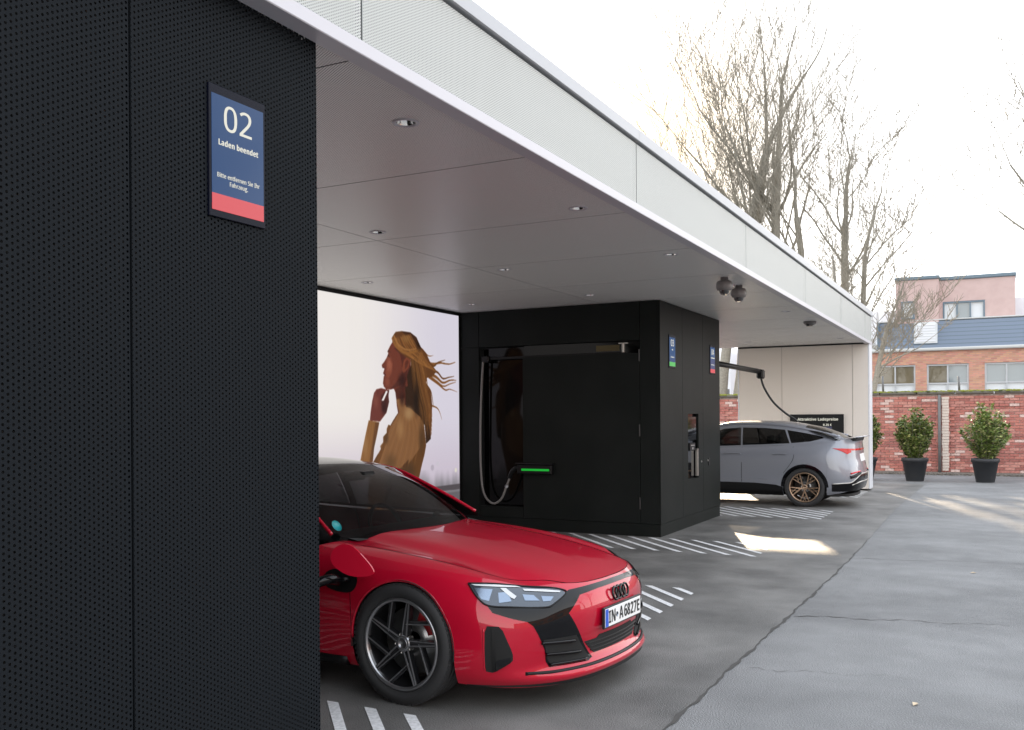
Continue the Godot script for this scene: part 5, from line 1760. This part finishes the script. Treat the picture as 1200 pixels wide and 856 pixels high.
		part(car, "crease", flank_line(k, [[6.6, 0.52], [7.6, 0.50], [8.6, 0.52]], -0.002, 0.006, side), M.grey_paint)
		for s in [7.6, 9.05]:
			part(car, "door_handle", flank_line(k, [[s - 0.28, 0.975], [s, 0.985], [s + 0.22, 0.975]], 0.012, 0.014, side), M.grey_paint)
		outside_mirror(car, Vector3(-0.72, 1.12, 0.90), side, M.grey_paint)
		wheel(car, Vector3(0, 0.365, 0.80 * side), side, 0.365, 0.275, 0.24, 1, M.rim_bronze_dark, M.rim_bronze, 0.2, true, M.disc_steel)
		wheel(car, Vector3(-2.764, 0.365, 0.80 * side), side, 0.365, 0.275, 0.25, 1, M.rim_bronze_dark, M.rim_bronze, -0.31, false, M.disc_steel)
		flank_patch(car, "tail_lamp", k, poly([11.6 * side, 1.095, 12.6 * side, 1.09, 13.4 * side, 1.085, 13.5 * side, 1.02, 12.9 * side, 0.985, 12.3 * side, 1.04]), 0.006, M.tail_red, false)
		flank_patch(car, "headlight", k, poly([1.2 * side, 0.78, 3.2 * side, 0.80, 3.6 * side, 0.79, 2.6 * side, 0.70, 1.3 * side, 0.72]), 0.004, M.lamp_housing, false)
		flank_patch(car, "light_bar", k, poly([13.4 * side, 1.086, 16.0 * side, 1.080, 16.0 * side, 1.050, 13.45 * side, 1.052]), 0.006, M.tail_red, false)
		flank_patch(car, "rear_plate_field", k, poly([15.0 * side, 0.98, 16.0 * side, 0.98, 16.0 * side, 0.84, 15.1 * side, 0.84]), 0.003, M.plate_white, false)
	# spoiler lip over the dark air slot
	var lip := sur(true)
	var rows := []
	for r in [[-3.60, 1.30], [-3.72, 1.318], [-3.80, 1.318], [-3.79, 1.303], [-3.68, 1.285]]:
		var row := []
		for i in 13:
			var z := lerpf(-0.62, 0.62, i / 12.0)
			row.append(Vector3(r[0] + 0.16 * pow(absf(z) / 0.62, 2.5), r[1] - 0.02 * pow(absf(z) / 0.62, 2), z))
		rows.append(row)
	ring_grid(lip, rows)
	part(car, "spoiler", done(lip), M.grey_paint)
	flank_patch(car, "spoiler_slot", k, poly([13.45, 1.262, 14.2, 1.27, 15.0, 1.275, 16.0, 1.275, 16.0, 1.235, 14.4, 1.22, 13.75, 1.225]), 0.006, M.plastic_black)

# ---------------------------------------------------------------- small things
func small_things() -> void:
	var n := 0
	for p in [Vector3(-2.84, CEIL, -11.0), Vector3(-2.85, CEIL, -11.75), Vector3(-2.86, CEIL, -16.9)]:
		var c := thing("dome_camera", ["grey dome security camera on a short stem under the sunlit ceiling", "grey dome security camera hanging beside another, with a dark lens", "dark flush dome security camera under the ceiling near the grey car"][n], "security camera", p, 0.0, "security cameras under the canopy")
		if n < 2:
			part(c, "stem", lathe([Vector2(0.045, 0.0), Vector2(0.045, -0.035), Vector2(0.05, -0.04)], 16), M.camera_grey)
			part(c, "housing", lathe([Vector2(0.05, -0.035), Vector2(0.085, -0.05), Vector2(0.095, -0.075), Vector2(0.095, -0.125), Vector2(0.085, -0.15), Vector2(0.06, -0.158)], 24), M.camera_grey)
			part(c, "dome", lathe([Vector2(0.062, -0.152), Vector2(0.055, -0.185), Vector2(0.035, -0.208), Vector2(0.0, -0.216)], 20), M.dome_dark)
		else:
			part(c, "housing", lathe([Vector2(0.11, 0.0), Vector2(0.11, -0.03), Vector2(0.09, -0.05)], 24), M.camera_grey)
			part(c, "dome", lathe([Vector2(0.085, -0.048), Vector2(0.06, -0.085), Vector2(0.0, -0.10)], 20), M.dome_dark)
		n += 1
	part_cable()
	for l in [[1141, 672, "small pale dry leaf lying on the open yard", 0.4], [1073, 826, "small brown dry leaf on the yard asphalt", 1.3]]:
		var at := pick(l[0], l[1], 1, 0.004)
		var leaf := thing("dry_leaf", l[2], "leaf", at, l[3], "dry leaves on the yard")
		var ls := sur()
		quad(ls, Vector3(-0.035, 0.001, 0), Vector3(0, 0.008, 0.018), Vector3(0.035, 0.002, 0), Vector3(0, 0.012, -0.018))
		part(leaf, "blade", done(ls), M.dry_leaf)

func part_cable() -> void:
	var pts := curve([Vector3(-4.265, 2.50, -19.40), Vector3(-4.20, 2.28, -19.42), Vector3(-4.03, 1.98, -19.5), Vector3(-3.80, 1.75, -19.6), Vector3(-3.62, 1.60, -19.75), Vector3(-3.50, 1.35, -19.9), Vector3(-3.42, 1.05, -19.88), Vector3(-3.40, 0.98, -19.78)], 7)
	var o := part(self, numbered("charging_cable"), tube(pts, 0.022, 8), M.rubber)
	tag(o, "black charging cable hanging from the boom down to the grey car", "cable")
	part(o, "connector", tube([Vector3(-3.42, 1.05, -19.88), Vector3(-3.40, 0.98, -19.78), Vector3(-3.39, 0.95, -19.70)], 0.035, 8), M.plastic_black)
# ---------------------------------------------------------------- background
func back_materials() -> void:
	var i := 0
	for c in [[0.42, 0.155, 0.12], [0.36, 0.125, 0.10], [0.46, 0.205, 0.165], [0.40, 0.165, 0.135], [0.56, 0.39, 0.34], [0.30, 0.11, 0.09]]:
		var m := mat("brick_%d" % i, Color.WHITE, 0.9)
		world_map(m, noise_tex(60 + i, 0.06, lin(c[0] * 0.8, c[1] * 0.8, c[2] * 0.8), lin(c[0] * 1.2, c[1] * 1.3, c[2] * 1.35), 128), 0.6)
		i += 1
	var mo := mat("mortar", Color.WHITE, 0.95)
	world_map(mo, noise_tex(70, 0.03, lin(0.36, 0.27, 0.24), lin(0.58, 0.51, 0.47), 256), 1.5)
	mat("lime_pier", lin(0.55, 0.47, 0.41), 0.9)
	mat("cap_stone", lin(0.12, 0.11, 0.09), 0.95)
	mat("moss_green", lin(0.16, 0.17, 0.025), 1.0)
	mat("moss_dark", lin(0.05, 0.06, 0.018), 1.0)
	mat("pipe_grey", lin(0.12, 0.12, 0.12), 0.6)
	var g := mat("gravel", Color.WHITE, 1.0)
	world_map(g, noise_tex(71, 0.12, lin(0.05, 0.045, 0.04), lin(0.28, 0.25, 0.21), 256), 0.8)
	# far facade: bricks too small to tell apart, colours lightened to paint in haze
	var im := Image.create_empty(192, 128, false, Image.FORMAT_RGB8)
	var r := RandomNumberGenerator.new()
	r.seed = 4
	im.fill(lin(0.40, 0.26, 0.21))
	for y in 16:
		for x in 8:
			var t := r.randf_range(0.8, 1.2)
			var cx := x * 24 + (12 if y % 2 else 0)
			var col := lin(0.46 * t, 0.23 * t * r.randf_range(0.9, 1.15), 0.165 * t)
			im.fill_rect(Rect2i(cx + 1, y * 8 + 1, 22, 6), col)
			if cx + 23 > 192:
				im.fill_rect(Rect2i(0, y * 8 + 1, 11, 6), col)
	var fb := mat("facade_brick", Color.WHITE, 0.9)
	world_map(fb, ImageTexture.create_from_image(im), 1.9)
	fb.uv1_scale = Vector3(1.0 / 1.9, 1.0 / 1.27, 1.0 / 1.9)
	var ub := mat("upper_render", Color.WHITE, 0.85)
	world_map(ub, noise_tex(72, 0.02, lin(0.48, 0.355, 0.335), lin(0.53, 0.40, 0.38), 256), 3.0)  # pink lightened, haze put into the colour
	mat("sheet_blue", lin(0.17, 0.22, 0.30), 0.45, 0.2)  # blue lightened to carry distance haze in the colour
	mat("frame_blue", lin(0.12, 0.17, 0.21), 0.5)
	mat("frame_grey", lin(0.42, 0.44, 0.46), 0.5)
	mat("gutter_grey", lin(0.45, 0.46, 0.45), 0.5)
	coated("far_pane", lin(0.16, 0.20, 0.22), 0.1, 0.0)
	coated("far_pane_dark", lin(0.10, 0.085, 0.05), 0.12, 0.0)
	mat("blind_pale", lin(0.6, 0.63, 0.65), 0.6)
	mat("white_render", lin(0.70, 0.72, 0.76), 0.8)
	var bk := mat("bark", Color.WHITE, 0.95)
	world_map(bk, noise_tex(74, 0.04, lin(0.17, 0.16, 0.135), lin(0.31, 0.295, 0.25), 256), 0.9)
	mat("twig", lin(0.24, 0.22, 0.18), 0.95)
	var lf := mat("leaf", Color.WHITE, 0.42)
	lf.vertex_color_use_as_albedo = true
	lf.backlight_enabled = true
	lf.backlight = Color(0.35, 0.42, 0.12)
	lf.cull_mode = BaseMaterial3D.CULL_DISABLED
	mat("dry_leaf", lin(0.5, 0.4, 0.28), 0.8)
	mat("pot_black", lin(0.02, 0.022, 0.026), 0.55)
	mat("soil", lin(0.03, 0.022, 0.015), 1.0)

func brick_wall() -> void:
	var z := -29.5
	var w := thing("brick_wall", "old red brick boundary wall with a mossy top behind the potted shrubs", "wall", Vector3(0, 0, z))
	var r := RandomNumberGenerator.new()
	r.seed = 11
	part(w, "mortar_core", box(Vector3(-17, 0, -0.34), Vector3(9, 2.30, -0.055)), M.mortar)
	var bl := 0.25
	var bh := 0.078
	var proto := []
	for v in 5:
		var j := Vector3(r.randf_range(-0.003, 0.003), r.randf_range(-0.002, 0.002), 0)
		proto.append(soft_box(Vector3(-bl / 2 + 0.006, -bh / 2 + 0.005, -0.06) + j, Vector3(bl / 2 - 0.006, bh / 2 - 0.005, r.randf_range(-0.002, 0.006)) + j, 0.004))
	var rest := {}
	var shown := 0
	var rows := 28
	for row in rows:
		var y := 0.10 + row * bh
		var x := -17.0 + (bl / 2 if row % 2 else 0.0)
		while x < 8.8:
			# shallow field between framing courses and piers
			var deep := -0.03 if (row > 1 and row < rows - 4 and absf(fposmod(x + 1.3, 3.3) - 1.65) < 1.35) else 0.0
			var m := r.randi() % 6
			if m == 4 and r.randf() < 0.4:
				m = 0
			var in_pier := x > -1.52 and x < -1.1
			var at := Vector3(x, y, deep + r.randf_range(-0.006, 0.006))
			var front := x > -3.3 and x < 0.9 and not in_pier and row > 3 and shown < 300
			if front:
				var o := part(w, "brick", proto[r.randi() % 5], M["brick_%d" % m], at)
				o.rotation = Vector3(0, r.randf_range(-0.02, 0.02), r.randf_range(-0.01, 0.01))
				shown += 1
			else:
				if not rest.has(m):
					rest[m] = sur()
				add_box(rest[m], at + Vector3(-bl / 2 + 0.006, -bh / 2 + 0.005, -0.06), at + Vector3(bl / 2 - 0.006, bh / 2 - 0.005, 0.002))
			x += bl
	for m in rest:
		var o := part(w, "further_bricks", done(rest[m]), M["brick_%d" % m])
		o.set_meta("kind", "stuff")
	# lime-washed pier beside a drain pipe
	var st := sur()
	for i in 26:
		var y := 0.1 + i * 0.082
		add_box(st, Vector3(-1.335 + r.randf_range(-0.01, 0.01), y, -0.01), Vector3(-1.16 + r.randf_range(-0.01, 0.01), y + 0.072, 0.03 + r.randf_range(0, 0.012)))
	part(w, "pale_pier", done(st), M.lime_pier)
	part(w, "drain_pipe", tube([Vector3(-1.40, 0.05, 0.05), Vector3(-1.40, 1.2, 0.05), Vector3(-1.40, 2.28, 0.05)], 0.045, 10), M.pipe_grey)
	# cap stones with moss cushions
	var x0 := -17.0
	while x0 < 9.0:
		part(w, "cap_stone", soft_box(Vector3(x0 + 0.01, 2.30, -0.42), Vector3(x0 + 0.99, 2.375, 0.08), 0.015), M.cap_stone)
		x0 += 1.0
	for kind in [["moss_green", 1500, 0.02, 0.055], ["moss_dark", 700, 0.015, 0.045]]:
		var ms := sur(true)
		for i in kind[1]:
			var c := Vector3(r.randf_range(-13, 6), 2.372, r.randf_range(-0.38, 0.075))
			var rad := r.randf_range(kind[2], kind[3])
			add_lathe(ms, [Vector2(rad * 1.3, -0.01), Vector2(rad * 1.15, rad * 0.35), Vector2(rad * 0.6, rad * 0.75), Vector2(0, rad * 0.85)], 6, Transform3D(Basis(Vector3.UP, r.randf() * 3), c))
		part(w, "moss", done(ms), M[kind[0]]).set_meta("kind", "stuff")
	for p in [[-2.92, 2.86, "thin dark steel post on the mossy wall, nearer the white end wall"], [-0.885, 2.80, "thin dark steel post on the mossy wall, between the potted shrubs"]]:
		var post := thing("steel_post", p[2], "post", Vector3(p[0], 2.375, z - 0.1), 0.0, "posts on the brick wall")
		part(post, "pole", tube([Vector3.ZERO, Vector3(-0.02, p[1] - 2.375, 0)], 0.03, 8), M.pipe_grey)
		part(post, "base_plate", box(Vector3(-0.06, 0.0, -0.06), Vector3(0.06, 0.012, 0.06)), M.pipe_grey)
	# gravel strip at the foot
	var gs := sur()
	quad(gs, Vector3(-17, 0.02, z + 0.45), Vector3(9, 0.02, z + 0.45), Vector3(9, 0.06, z + 0.02), Vector3(-17, 0.06, z + 0.02))
	quad(gs, Vector3(-17, 0.0, z + 0.5), Vector3(9, 0.0, z + 0.5), Vector3(9, 0.02, z + 0.45), Vector3(-17, 0.02, z + 0.45))
	for i in 900:
		var c := Vector3(r.randf_range(-6, 3), 0.02, z + r.randf_range(0.05, 0.62))
		var e := r.randf_range(0.01, 0.03)
		add_box(gs, Vector3(-e, -0.02, -e), Vector3(e, e * 0.9, e * 0.7), Transform3D(Basis(Vector3.UP, r.randf() * 3), c))
	var gr := setting("gravel_strip", done(gs), M.gravel)
	gr.set_meta("kind", "structure")

func far_window(b: Node, x0: float, x1: float, y0: float, y1: float, z: float, split: Array, frame: Material, panes: Array, low := 0.0) -> void:
	var w := holder(b, "window")
	var t := 0.07
	part(w, "frame", box(Vector3(x0, y0, z - 0.12), Vector3(x0 + t, y1, z + 0.02)), frame)
	part(w, "frame", box(Vector3(x1 - t, y0, z - 0.12), Vector3(x1, y1, z + 0.02)), frame)
	part(w, "frame", box(Vector3(x0 + t, y1 - t, z - 0.12), Vector3(x1 - t, y1, z + 0.018)), frame)
	part(w, "frame", box(Vector3(x0 + t, y0, z - 0.12), Vector3(x1 - t, y0 + t, z + 0.018)), frame)
	var xs := [x0 + t]
	for s in split:
		part(w, "frame", box(Vector3(s - 0.03, y0 + t, z - 0.12), Vector3(s + 0.03, y1 - t, z + 0.014)), frame)
		xs.append(s)
	xs.append(x1 - t)
	if low > 0:
		part(w, "frame", box(Vector3(x0 + t, y0 + low - 0.03, z - 0.11), Vector3(x1 - t, y0 + low + 0.03, z + 0.01)), frame)
	for i in xs.size() - 1:
		var l: float = xs[i] + (0.03 if i > 0 else -0.005)
		var r: float = xs[i + 1] - (0.03 if i < xs.size() - 2 else -0.005)
		if low > 0:
			part(w, "pane", box(Vector3(l, y0 + t - 0.005, z - 0.08), Vector3(r, y0 + low - 0.03, z - 0.06)), M.blind_pale)
		part(w, "pane", box(Vector3(l, y0 + (low + 0.03 if low > 0 else t - 0.005), z - 0.08), Vector3(r, y1 - t + 0.005, z - 0.06)), panes[i % panes.size()])

func works_building() -> void:
	var z := -46.0
	var b := thing("works_building", "brick works building with a blue-grey sheet mansard and pink upper storey", "building")
	# brick storey: piers between the windows, band above and below
	var wins := [[-9.6, -7.9], [-7.25, -5.55], [-4.889, -3.167], [-2.696, -0.99], [-0.365, 1.34], [1.95, 3.65], [4.3, 6.0]]
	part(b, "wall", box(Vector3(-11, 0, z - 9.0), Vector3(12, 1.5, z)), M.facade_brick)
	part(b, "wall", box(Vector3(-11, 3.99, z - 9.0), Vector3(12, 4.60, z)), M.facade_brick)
	var x := -11.0
	for w in wins:
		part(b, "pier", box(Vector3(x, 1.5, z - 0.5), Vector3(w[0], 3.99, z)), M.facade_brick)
		x = w[1]
		var mid: float = (w[0] + w[1]) / 2
		far_window(b, w[0], w[1], 1.5, 3.985, z - 0.06, [mid], M.frame_grey, [M.far_pane_dark, M.far_pane_dark] if w[0] < -3.5 else ([M.far_pane_dark, M.far_pane] if w[0] < -1 else [M.far_pane, M.far_pane]), 1.62)
		part(b, "lintel_course", box(Vector3(w[0] - 0.1, 3.992, z + 0.001), Vector3(w[1] + 0.1, 4.22, z + 0.012)), M.facade_brick)
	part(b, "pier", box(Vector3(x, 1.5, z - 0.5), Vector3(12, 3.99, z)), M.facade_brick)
	part(b, "room_wall", box(Vector3(-10.9, 1.5, z - 6.0), Vector3(11.9, 3.99, z - 5.9)), M.white_render)
	part(b, "gutter", soft_box(Vector3(-11.1, 4.58, z - 0.1), Vector3(12.1, 4.73, z + 0.16), 0.04), M.gutter_grey)
	# sloping sheet-metal face made of lapped sheets
	for i in 7:
		var y0 := 4.73 + i * 0.178
		var zz := z + 0.03 - i * 0.05
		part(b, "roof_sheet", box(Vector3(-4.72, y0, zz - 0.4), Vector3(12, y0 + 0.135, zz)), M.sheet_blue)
		part(b, "sheet_lap", box(Vector3(-4.72, y0 + 0.135, zz - 0.4), Vector3(12, y0 + 0.178, zz - 0.05)), M.frame_blue)
	part(b, "roof_end", box(Vector3(-4.78, 4.72, z - 9), Vector3(-4.722, 5.98, z + 0.05)), M.frame_blue)
	part(b, "ridge_cap", soft_box(Vector3(-4.8, 5.975, z - 0.8), Vector3(12, 6.04, z - 0.24), 0.02), M.gutter_grey)
	var v := holder(b, "roof_vent")
	part(v, "vent_frame", box(Vector3(-3.22, 4.94, z - 0.4), Vector3(-2.25, 5.90, z + 0.06)), M.blind_pale)
	for i in 7:
		part(v, "vent_slat", box(Vector3(-3.14, 5.02 + i * 0.12, z + 0.0605), Vector3(-2.33, 5.09 + i * 0.12, z + 0.085)), M.white_render)
	# set-back upper storey
	var zu := z - 0.6
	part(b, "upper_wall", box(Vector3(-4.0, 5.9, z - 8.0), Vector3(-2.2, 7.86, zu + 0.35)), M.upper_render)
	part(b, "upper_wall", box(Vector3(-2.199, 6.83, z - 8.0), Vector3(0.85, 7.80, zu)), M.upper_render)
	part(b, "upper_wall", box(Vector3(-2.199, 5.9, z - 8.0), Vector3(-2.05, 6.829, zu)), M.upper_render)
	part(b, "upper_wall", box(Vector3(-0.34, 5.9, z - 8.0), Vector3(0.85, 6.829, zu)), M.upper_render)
	part(b, "parapet", soft_box(Vector3(-4.05, 7.86, z - 8.0), Vector3(-2.15, 8.02, zu + 0.42), 0.03), M.frame_blue)
	part(b, "parapet", soft_box(Vector3(-2.149, 7.80, z - 8.0), Vector3(0.90, 7.97, zu + 0.07), 0.03), M.frame_blue)
	far_window(b, -2.05, -0.34, 5.98, 6.82, zu, [-1.47, -0.93], M.frame_blue, [M.blind_pale, M.far_pane, M.blind_pale])
	far_window(b, -3.76, -3.2, 6.08, 6.9, zu + 0.45, [], M.frame_blue, [M.blind_pale])
	# plain rear wing to the right and left
	part(b, "rear_wing", box(Vector3(0.851, 5.9, z - 9), Vector3(9, 7.0, z - 2.0)), M.white_render)
	part(b, "flat_roof", box(Vector3(-11, 4.73, z - 9), Vector3(-4.79, 4.95, z - 0.05)), M.gutter_grey)
	part(b, "rear_wing", box(Vector3(-6.5, 4.95, z - 9), Vector3(-4.3, 7.0, z - 5.0)), M.white_render)

func side_building() -> void:
	var z := -44.0
	var b := thing("white_building", "white rendered building glimpsed between the black block and end wall", "building")
	part(b, "wall", box(Vector3(-30, 0, z - 8), Vector3(-11.1, 4.75, z)), M.white_render)
	part(b, "wall", box(Vector3(-30, 4.751, z - 8), Vector3(-11.8, 5.2, z - 0.2)), M.white_render)
	far_window(b, -14.4, -12.9, 3.4, 4.3, z + 0.1, [-13.6], M.frame_grey, [M.far_pane, M.blind_pale])
	far_window(b, -12.6, -11.25, 3.4, 4.25, z + 0.1, [-11.9], M.frame_grey, [M.blind_pale, M.far_pane])
	part(b, "vent_grille", box(Vector3(-11.55, 2.75, z + 0.001), Vector3(-11.15, 3.0, z + 0.03)), M.pipe_grey)

# ---------------------------------------------------------------- bare trees
func grow(out: Dictionary, p: Vector3, d: Vector3, len: float, r: float, level: int, most: int, g: RandomNumberGenerator, spread: float) -> void:
	var n := 7 if level == 0 else 4 if level < 3 else 3
	var pts := [p]
	var rad := [r]
	var dir := d
	var bend := 0.07 if level == 0 else 0.17
	for i in n:
		dir = (dir + Vector3(g.randf_range(-1, 1), g.randf_range(-0.3, 0.75), g.randf_range(-1, 1)) * bend).normalized()
		p += dir * len / n
		pts.append(p)
		rad.append(lerpf(r, r * (0.62 if level == 0 else 0.5), float(i + 1) / n))
	var st: SurfaceTool = out["trunk"] if level == 0 else out["limbs"] if level < 3 else out["twigs"]
	add_tube(st, pts, rad, 8 if level < 2 else 4 if level < 4 else 3, false)
	if level >= most:
		return
	var kids := 9 if level == 0 else g.randi_range(3, 4) if level < 4 else 2
	for i in kids:
		var along := 1.0 if i == 0 else g.randf_range(0.42, 0.98) if level == 0 else g.randf_range(0.3, 0.98)
		var seg := clampi(int(along * n), 0, n - 1)
		var at: Vector3 = pts[seg].lerp(pts[seg + 1], along * n - seg)
		var side := Vector3(g.randf_range(-1, 1), g.randf_range(-0.1, 0.4), g.randf_range(-1, 1)).normalized()
		var nd := (dir * (1.25 if i == 0 else 0.8) + side * (0.3 if i == 0 else spread) + Vector3.UP * 0.28).normalized()
		var nl := len * (g.randf_range(0.24, 0.38) if level == 0 else g.randf_range(0.5, 0.74))
		grow(out, at, nd, nl, maxf(rad[mini(seg + 1, n)] * (0.72 if i == 0 else g.randf_range(0.3, 0.42)), 0.0105), level + 1, most, g, spread)

func tree(label: String, at: Vector3, stems: Array, seed_: int, group: String, most := 5) -> void:
	var t := thing("bare_tree", label, "tree", at, 0.0, group)
	var g := RandomNumberGenerator.new()
	g.seed = seed_
	for s in stems:
		var out := {"trunk": sur(true), "limbs": sur(true), "twigs": sur(true)}
		grow(out, s[0], s[1].normalized(), s[2], s[3], 0, most, g, s[4])
		part(t, "trunk", done(out.trunk), M.bark)
		part(t, "limbs", done(out.limbs), M.bark)
		part(t, "twigs", done(out.twigs), M.twig)

func trees() -> void:
	var grp := "bare trees behind the canopy"
	tree("tall bare tree with two upright stems rising highest above the canopy", Vector3(-9.3, 0, -36), [[Vector3(-0.25, 0, 0), Vector3(-0.015, 1, 0), 12.0, 0.22, 1.0], [Vector3(0.3, 0, 0.1), Vector3(0.01, 1, 0), 12.0, 0.2, 0.75]], 21, grp)
	tree("single-stemmed thick bare tree next to the highest tree", Vector3(-8.0, 0, -36.5), [[Vector3(0, 0, 0), Vector3(0.0, 1, 0.05), 11.2, 0.24, 0.8]], 5, grp)
	tree("bare tree with a pair of close stems above the canopy edge", Vector3(-6.75, 0, -36), [[Vector3(-0.1, 0, 0), Vector3(0.0, 1, 0), 9.6, 0.19, 1.0], [Vector3(0.4, 0, 0.1), Vector3(0.03, 1, 0), 9.2, 0.18, 0.85]], 33, grp)
	tree("leaning bare tree whose long limbs reach towards the works building", Vector3(-5.2, 0, -35.5), [[Vector3(0, 0, 0), Vector3(0.08, 1, 0.0), 8.8, 0.19, 1.2], [Vector3(0.3, 0, 0.1), Vector3(0.22, 1, 0.05), 7.4, 0.13, 1.2]], 46, grp)
	tree("low spreading bare tree with drooping boughs before the works building", Vector3(-4.3, 0, -33.0), [[Vector3(0, 0, 0), Vector3(0.05, 1, 0.0), 5.4, 0.15, 1.5], [Vector3(0.12, 0, 0.05), Vector3(0.30, 1, 0.0), 4.8, 0.11, 1.4]], 58, grp)
	tree("bare tree by the yard reaching its twigs into the open sky", Vector3(2.0, 0, -31.5), [[Vector3(0, 0, 0), Vector3(-0.04, 1, 0.0), 8.0, 0.22, 1.1]], 64, grp)

# ---------------------------------------------------------------- potted shrubs
func pot_shrub(at: Vector3, label: String, seed_: int, height: float, wide: float, tint: float) -> void:
	var g := RandomNumberGenerator.new()
	g.seed = seed_
	var t := thing("potted_shrub", label, "potted plant", at, 0.0, "shrubs in black pots by the brick wall")
	part(t, "pot", lathe([Vector2(0.0, 0.0), Vector2(0.205, 0.0), Vector2(0.215, 0.02), Vector2(0.30, 0.50), Vector2(0.322, 0.505), Vector2(0.326, 0.60), Vector2(0.30, 0.605), Vector2(0.285, 0.55), Vector2(0.27, 0.54)], 32), M.pot_black)
	part(t, "soil", lathe([Vector2(0.0, 0.55), Vector2(0.285, 0.545)], 20), M.soil)
	var stems := sur(true)
	var fol := sur()
	for i in 70:
		var a := g.randf() * TAU
		var lean := sqrt(g.randf()) * wide
		var top := Vector3(cos(a) * lean, 0.6 + (height - 0.6) * (1.0 - 0.42 * pow(lean / wide, 2.2)) * g.randf_range(0.55, 1.02), sin(a) * lean)
		var base := Vector3(cos(a), 0, sin(a)) * 0.12 * g.randf() + Vector3(0, 0.54, 0)
		var mid := base.lerp(top, 0.5) + Vector3(cos(a), 0, sin(a)) * 0.06
		var pts := curve([base, mid, top], 5)
		add_tube(stems, pts, [0.009, 0.008, 0.007, 0.006, 0.006, 0.005, 0.005, 0.004, 0.004, 0.003, 0.003], 4, false)
		for j in range(2, pts.size()):
			for k in (7 if j < pts.size() - 1 else 11):
				var la := g.randf() * TAU
				var up := g.randf_range(-0.25, 0.95)
				var d := Vector3(cos(la), up, sin(la)).normalized()
				var l := g.randf_range(0.065, 0.12)
				var p: Vector3 = pts[j] + Vector3(g.randf_range(-0.03, 0.03), g.randf_range(-0.05, 0.05), g.randf_range(-0.03, 0.03))
				var s := d.cross(Vector3(g.randf_range(-1, 1), 1, g.randf_range(-1, 1))).normalized() * l * 0.28
				var n := s.cross(d).normalized() * l * 0.09
				var v := g.randf_range(0.7, 1.35) * tint
				var c := Color(0.105 * v, 0.15 * v, 0.035 * v) if g.randf() < 0.72 else Color(0.28 * v, 0.29 * v, 0.11 * v)
				fol.set_color(c)
				var tip := p + d * l
				var m := p + d * l * 0.5
				for q in [p, m + s + n, tip, p, tip, m - s + n]:
					fol.add_vertex(q)
	part(t, "stems", done(stems), M.twig)
	part(t, "foliage", done(fol), M.leaf)

func pots() -> void:
	pot_shrub(Vector3(-1.83, 0.0, -26.15), "narrow grey-green shrub in a black pot beside the drain pipe", 3, 1.88, 0.46, 0.9)
	pot_shrub(Vector3(-0.21, 0.0, -26.25), "wide bright green shrub in a black pot before the brick wall", 9, 1.95, 0.58, 1.15)
	pot_shrub(Vector3(-3.05, 0.0, -26.1), "shrub in a black pot half hidden by the white end wall", 15, 1.8, 0.42, 0.9)

# ---------------------------------------------------------------- what the glossy car and the screens mirror: the far side of the yard
func across_the_yard() -> void:
	var x := 23.0
	var b := thing("brick_hall", "sunlit brick hall across the yard, mirrored in the red car", "building")
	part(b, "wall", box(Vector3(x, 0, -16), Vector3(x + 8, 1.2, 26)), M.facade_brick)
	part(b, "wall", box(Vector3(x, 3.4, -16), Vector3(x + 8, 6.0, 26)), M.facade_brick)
	var z := -16.0
	for i in 8:
		var z0 := -13.5 + i * 5.0
		part(b, "pier", box(Vector3(x, 1.2, z), Vector3(x + 0.5, 3.4, z0)), M.facade_brick)
		part(b, "pane", box(Vector3(x + 0.2, 1.2, z0), Vector3(x + 0.24, 3.4, z0 + 2.6)), M.far_pane)
		part(b, "window_frame", box(Vector3(x + 0.1, 2.3, z0), Vector3(x + 0.19, 2.38, z0 + 2.6)), M.frame_grey)
		part(b, "window_frame", box(Vector3(x + 0.1, 1.2, z0 + 1.27), Vector3(x + 0.188, 3.4, z0 + 1.33)), M.frame_grey)
		z = z0 + 2.6
	part(b, "pier", box(Vector3(x, 1.2, z), Vector3(x + 0.5, 3.4, 26)), M.facade_brick)
	part(b, "eaves", box(Vector3(x - 0.3, 6.0, -16.2), Vector3(x + 8, 6.2, 26.2)), M.gutter_grey)
	tree("bare tree across the yard, mirrored in the screen reading 02", Vector3(15.0, 0, -17.5), [[Vector3.ZERO, Vector3(0.02, 1, 0), 7.5, 0.22, 0.9]], 71, "bare trees across the yard", 4)
	tree("bare tree across the yard, leaning over the brick hall", Vector3(19.0, 0, -16.5), [[Vector3.ZERO, Vector3(0.08, 1, 0.05), 8.5, 0.24, 0.9]], 77, "bare trees across the yard", 4)
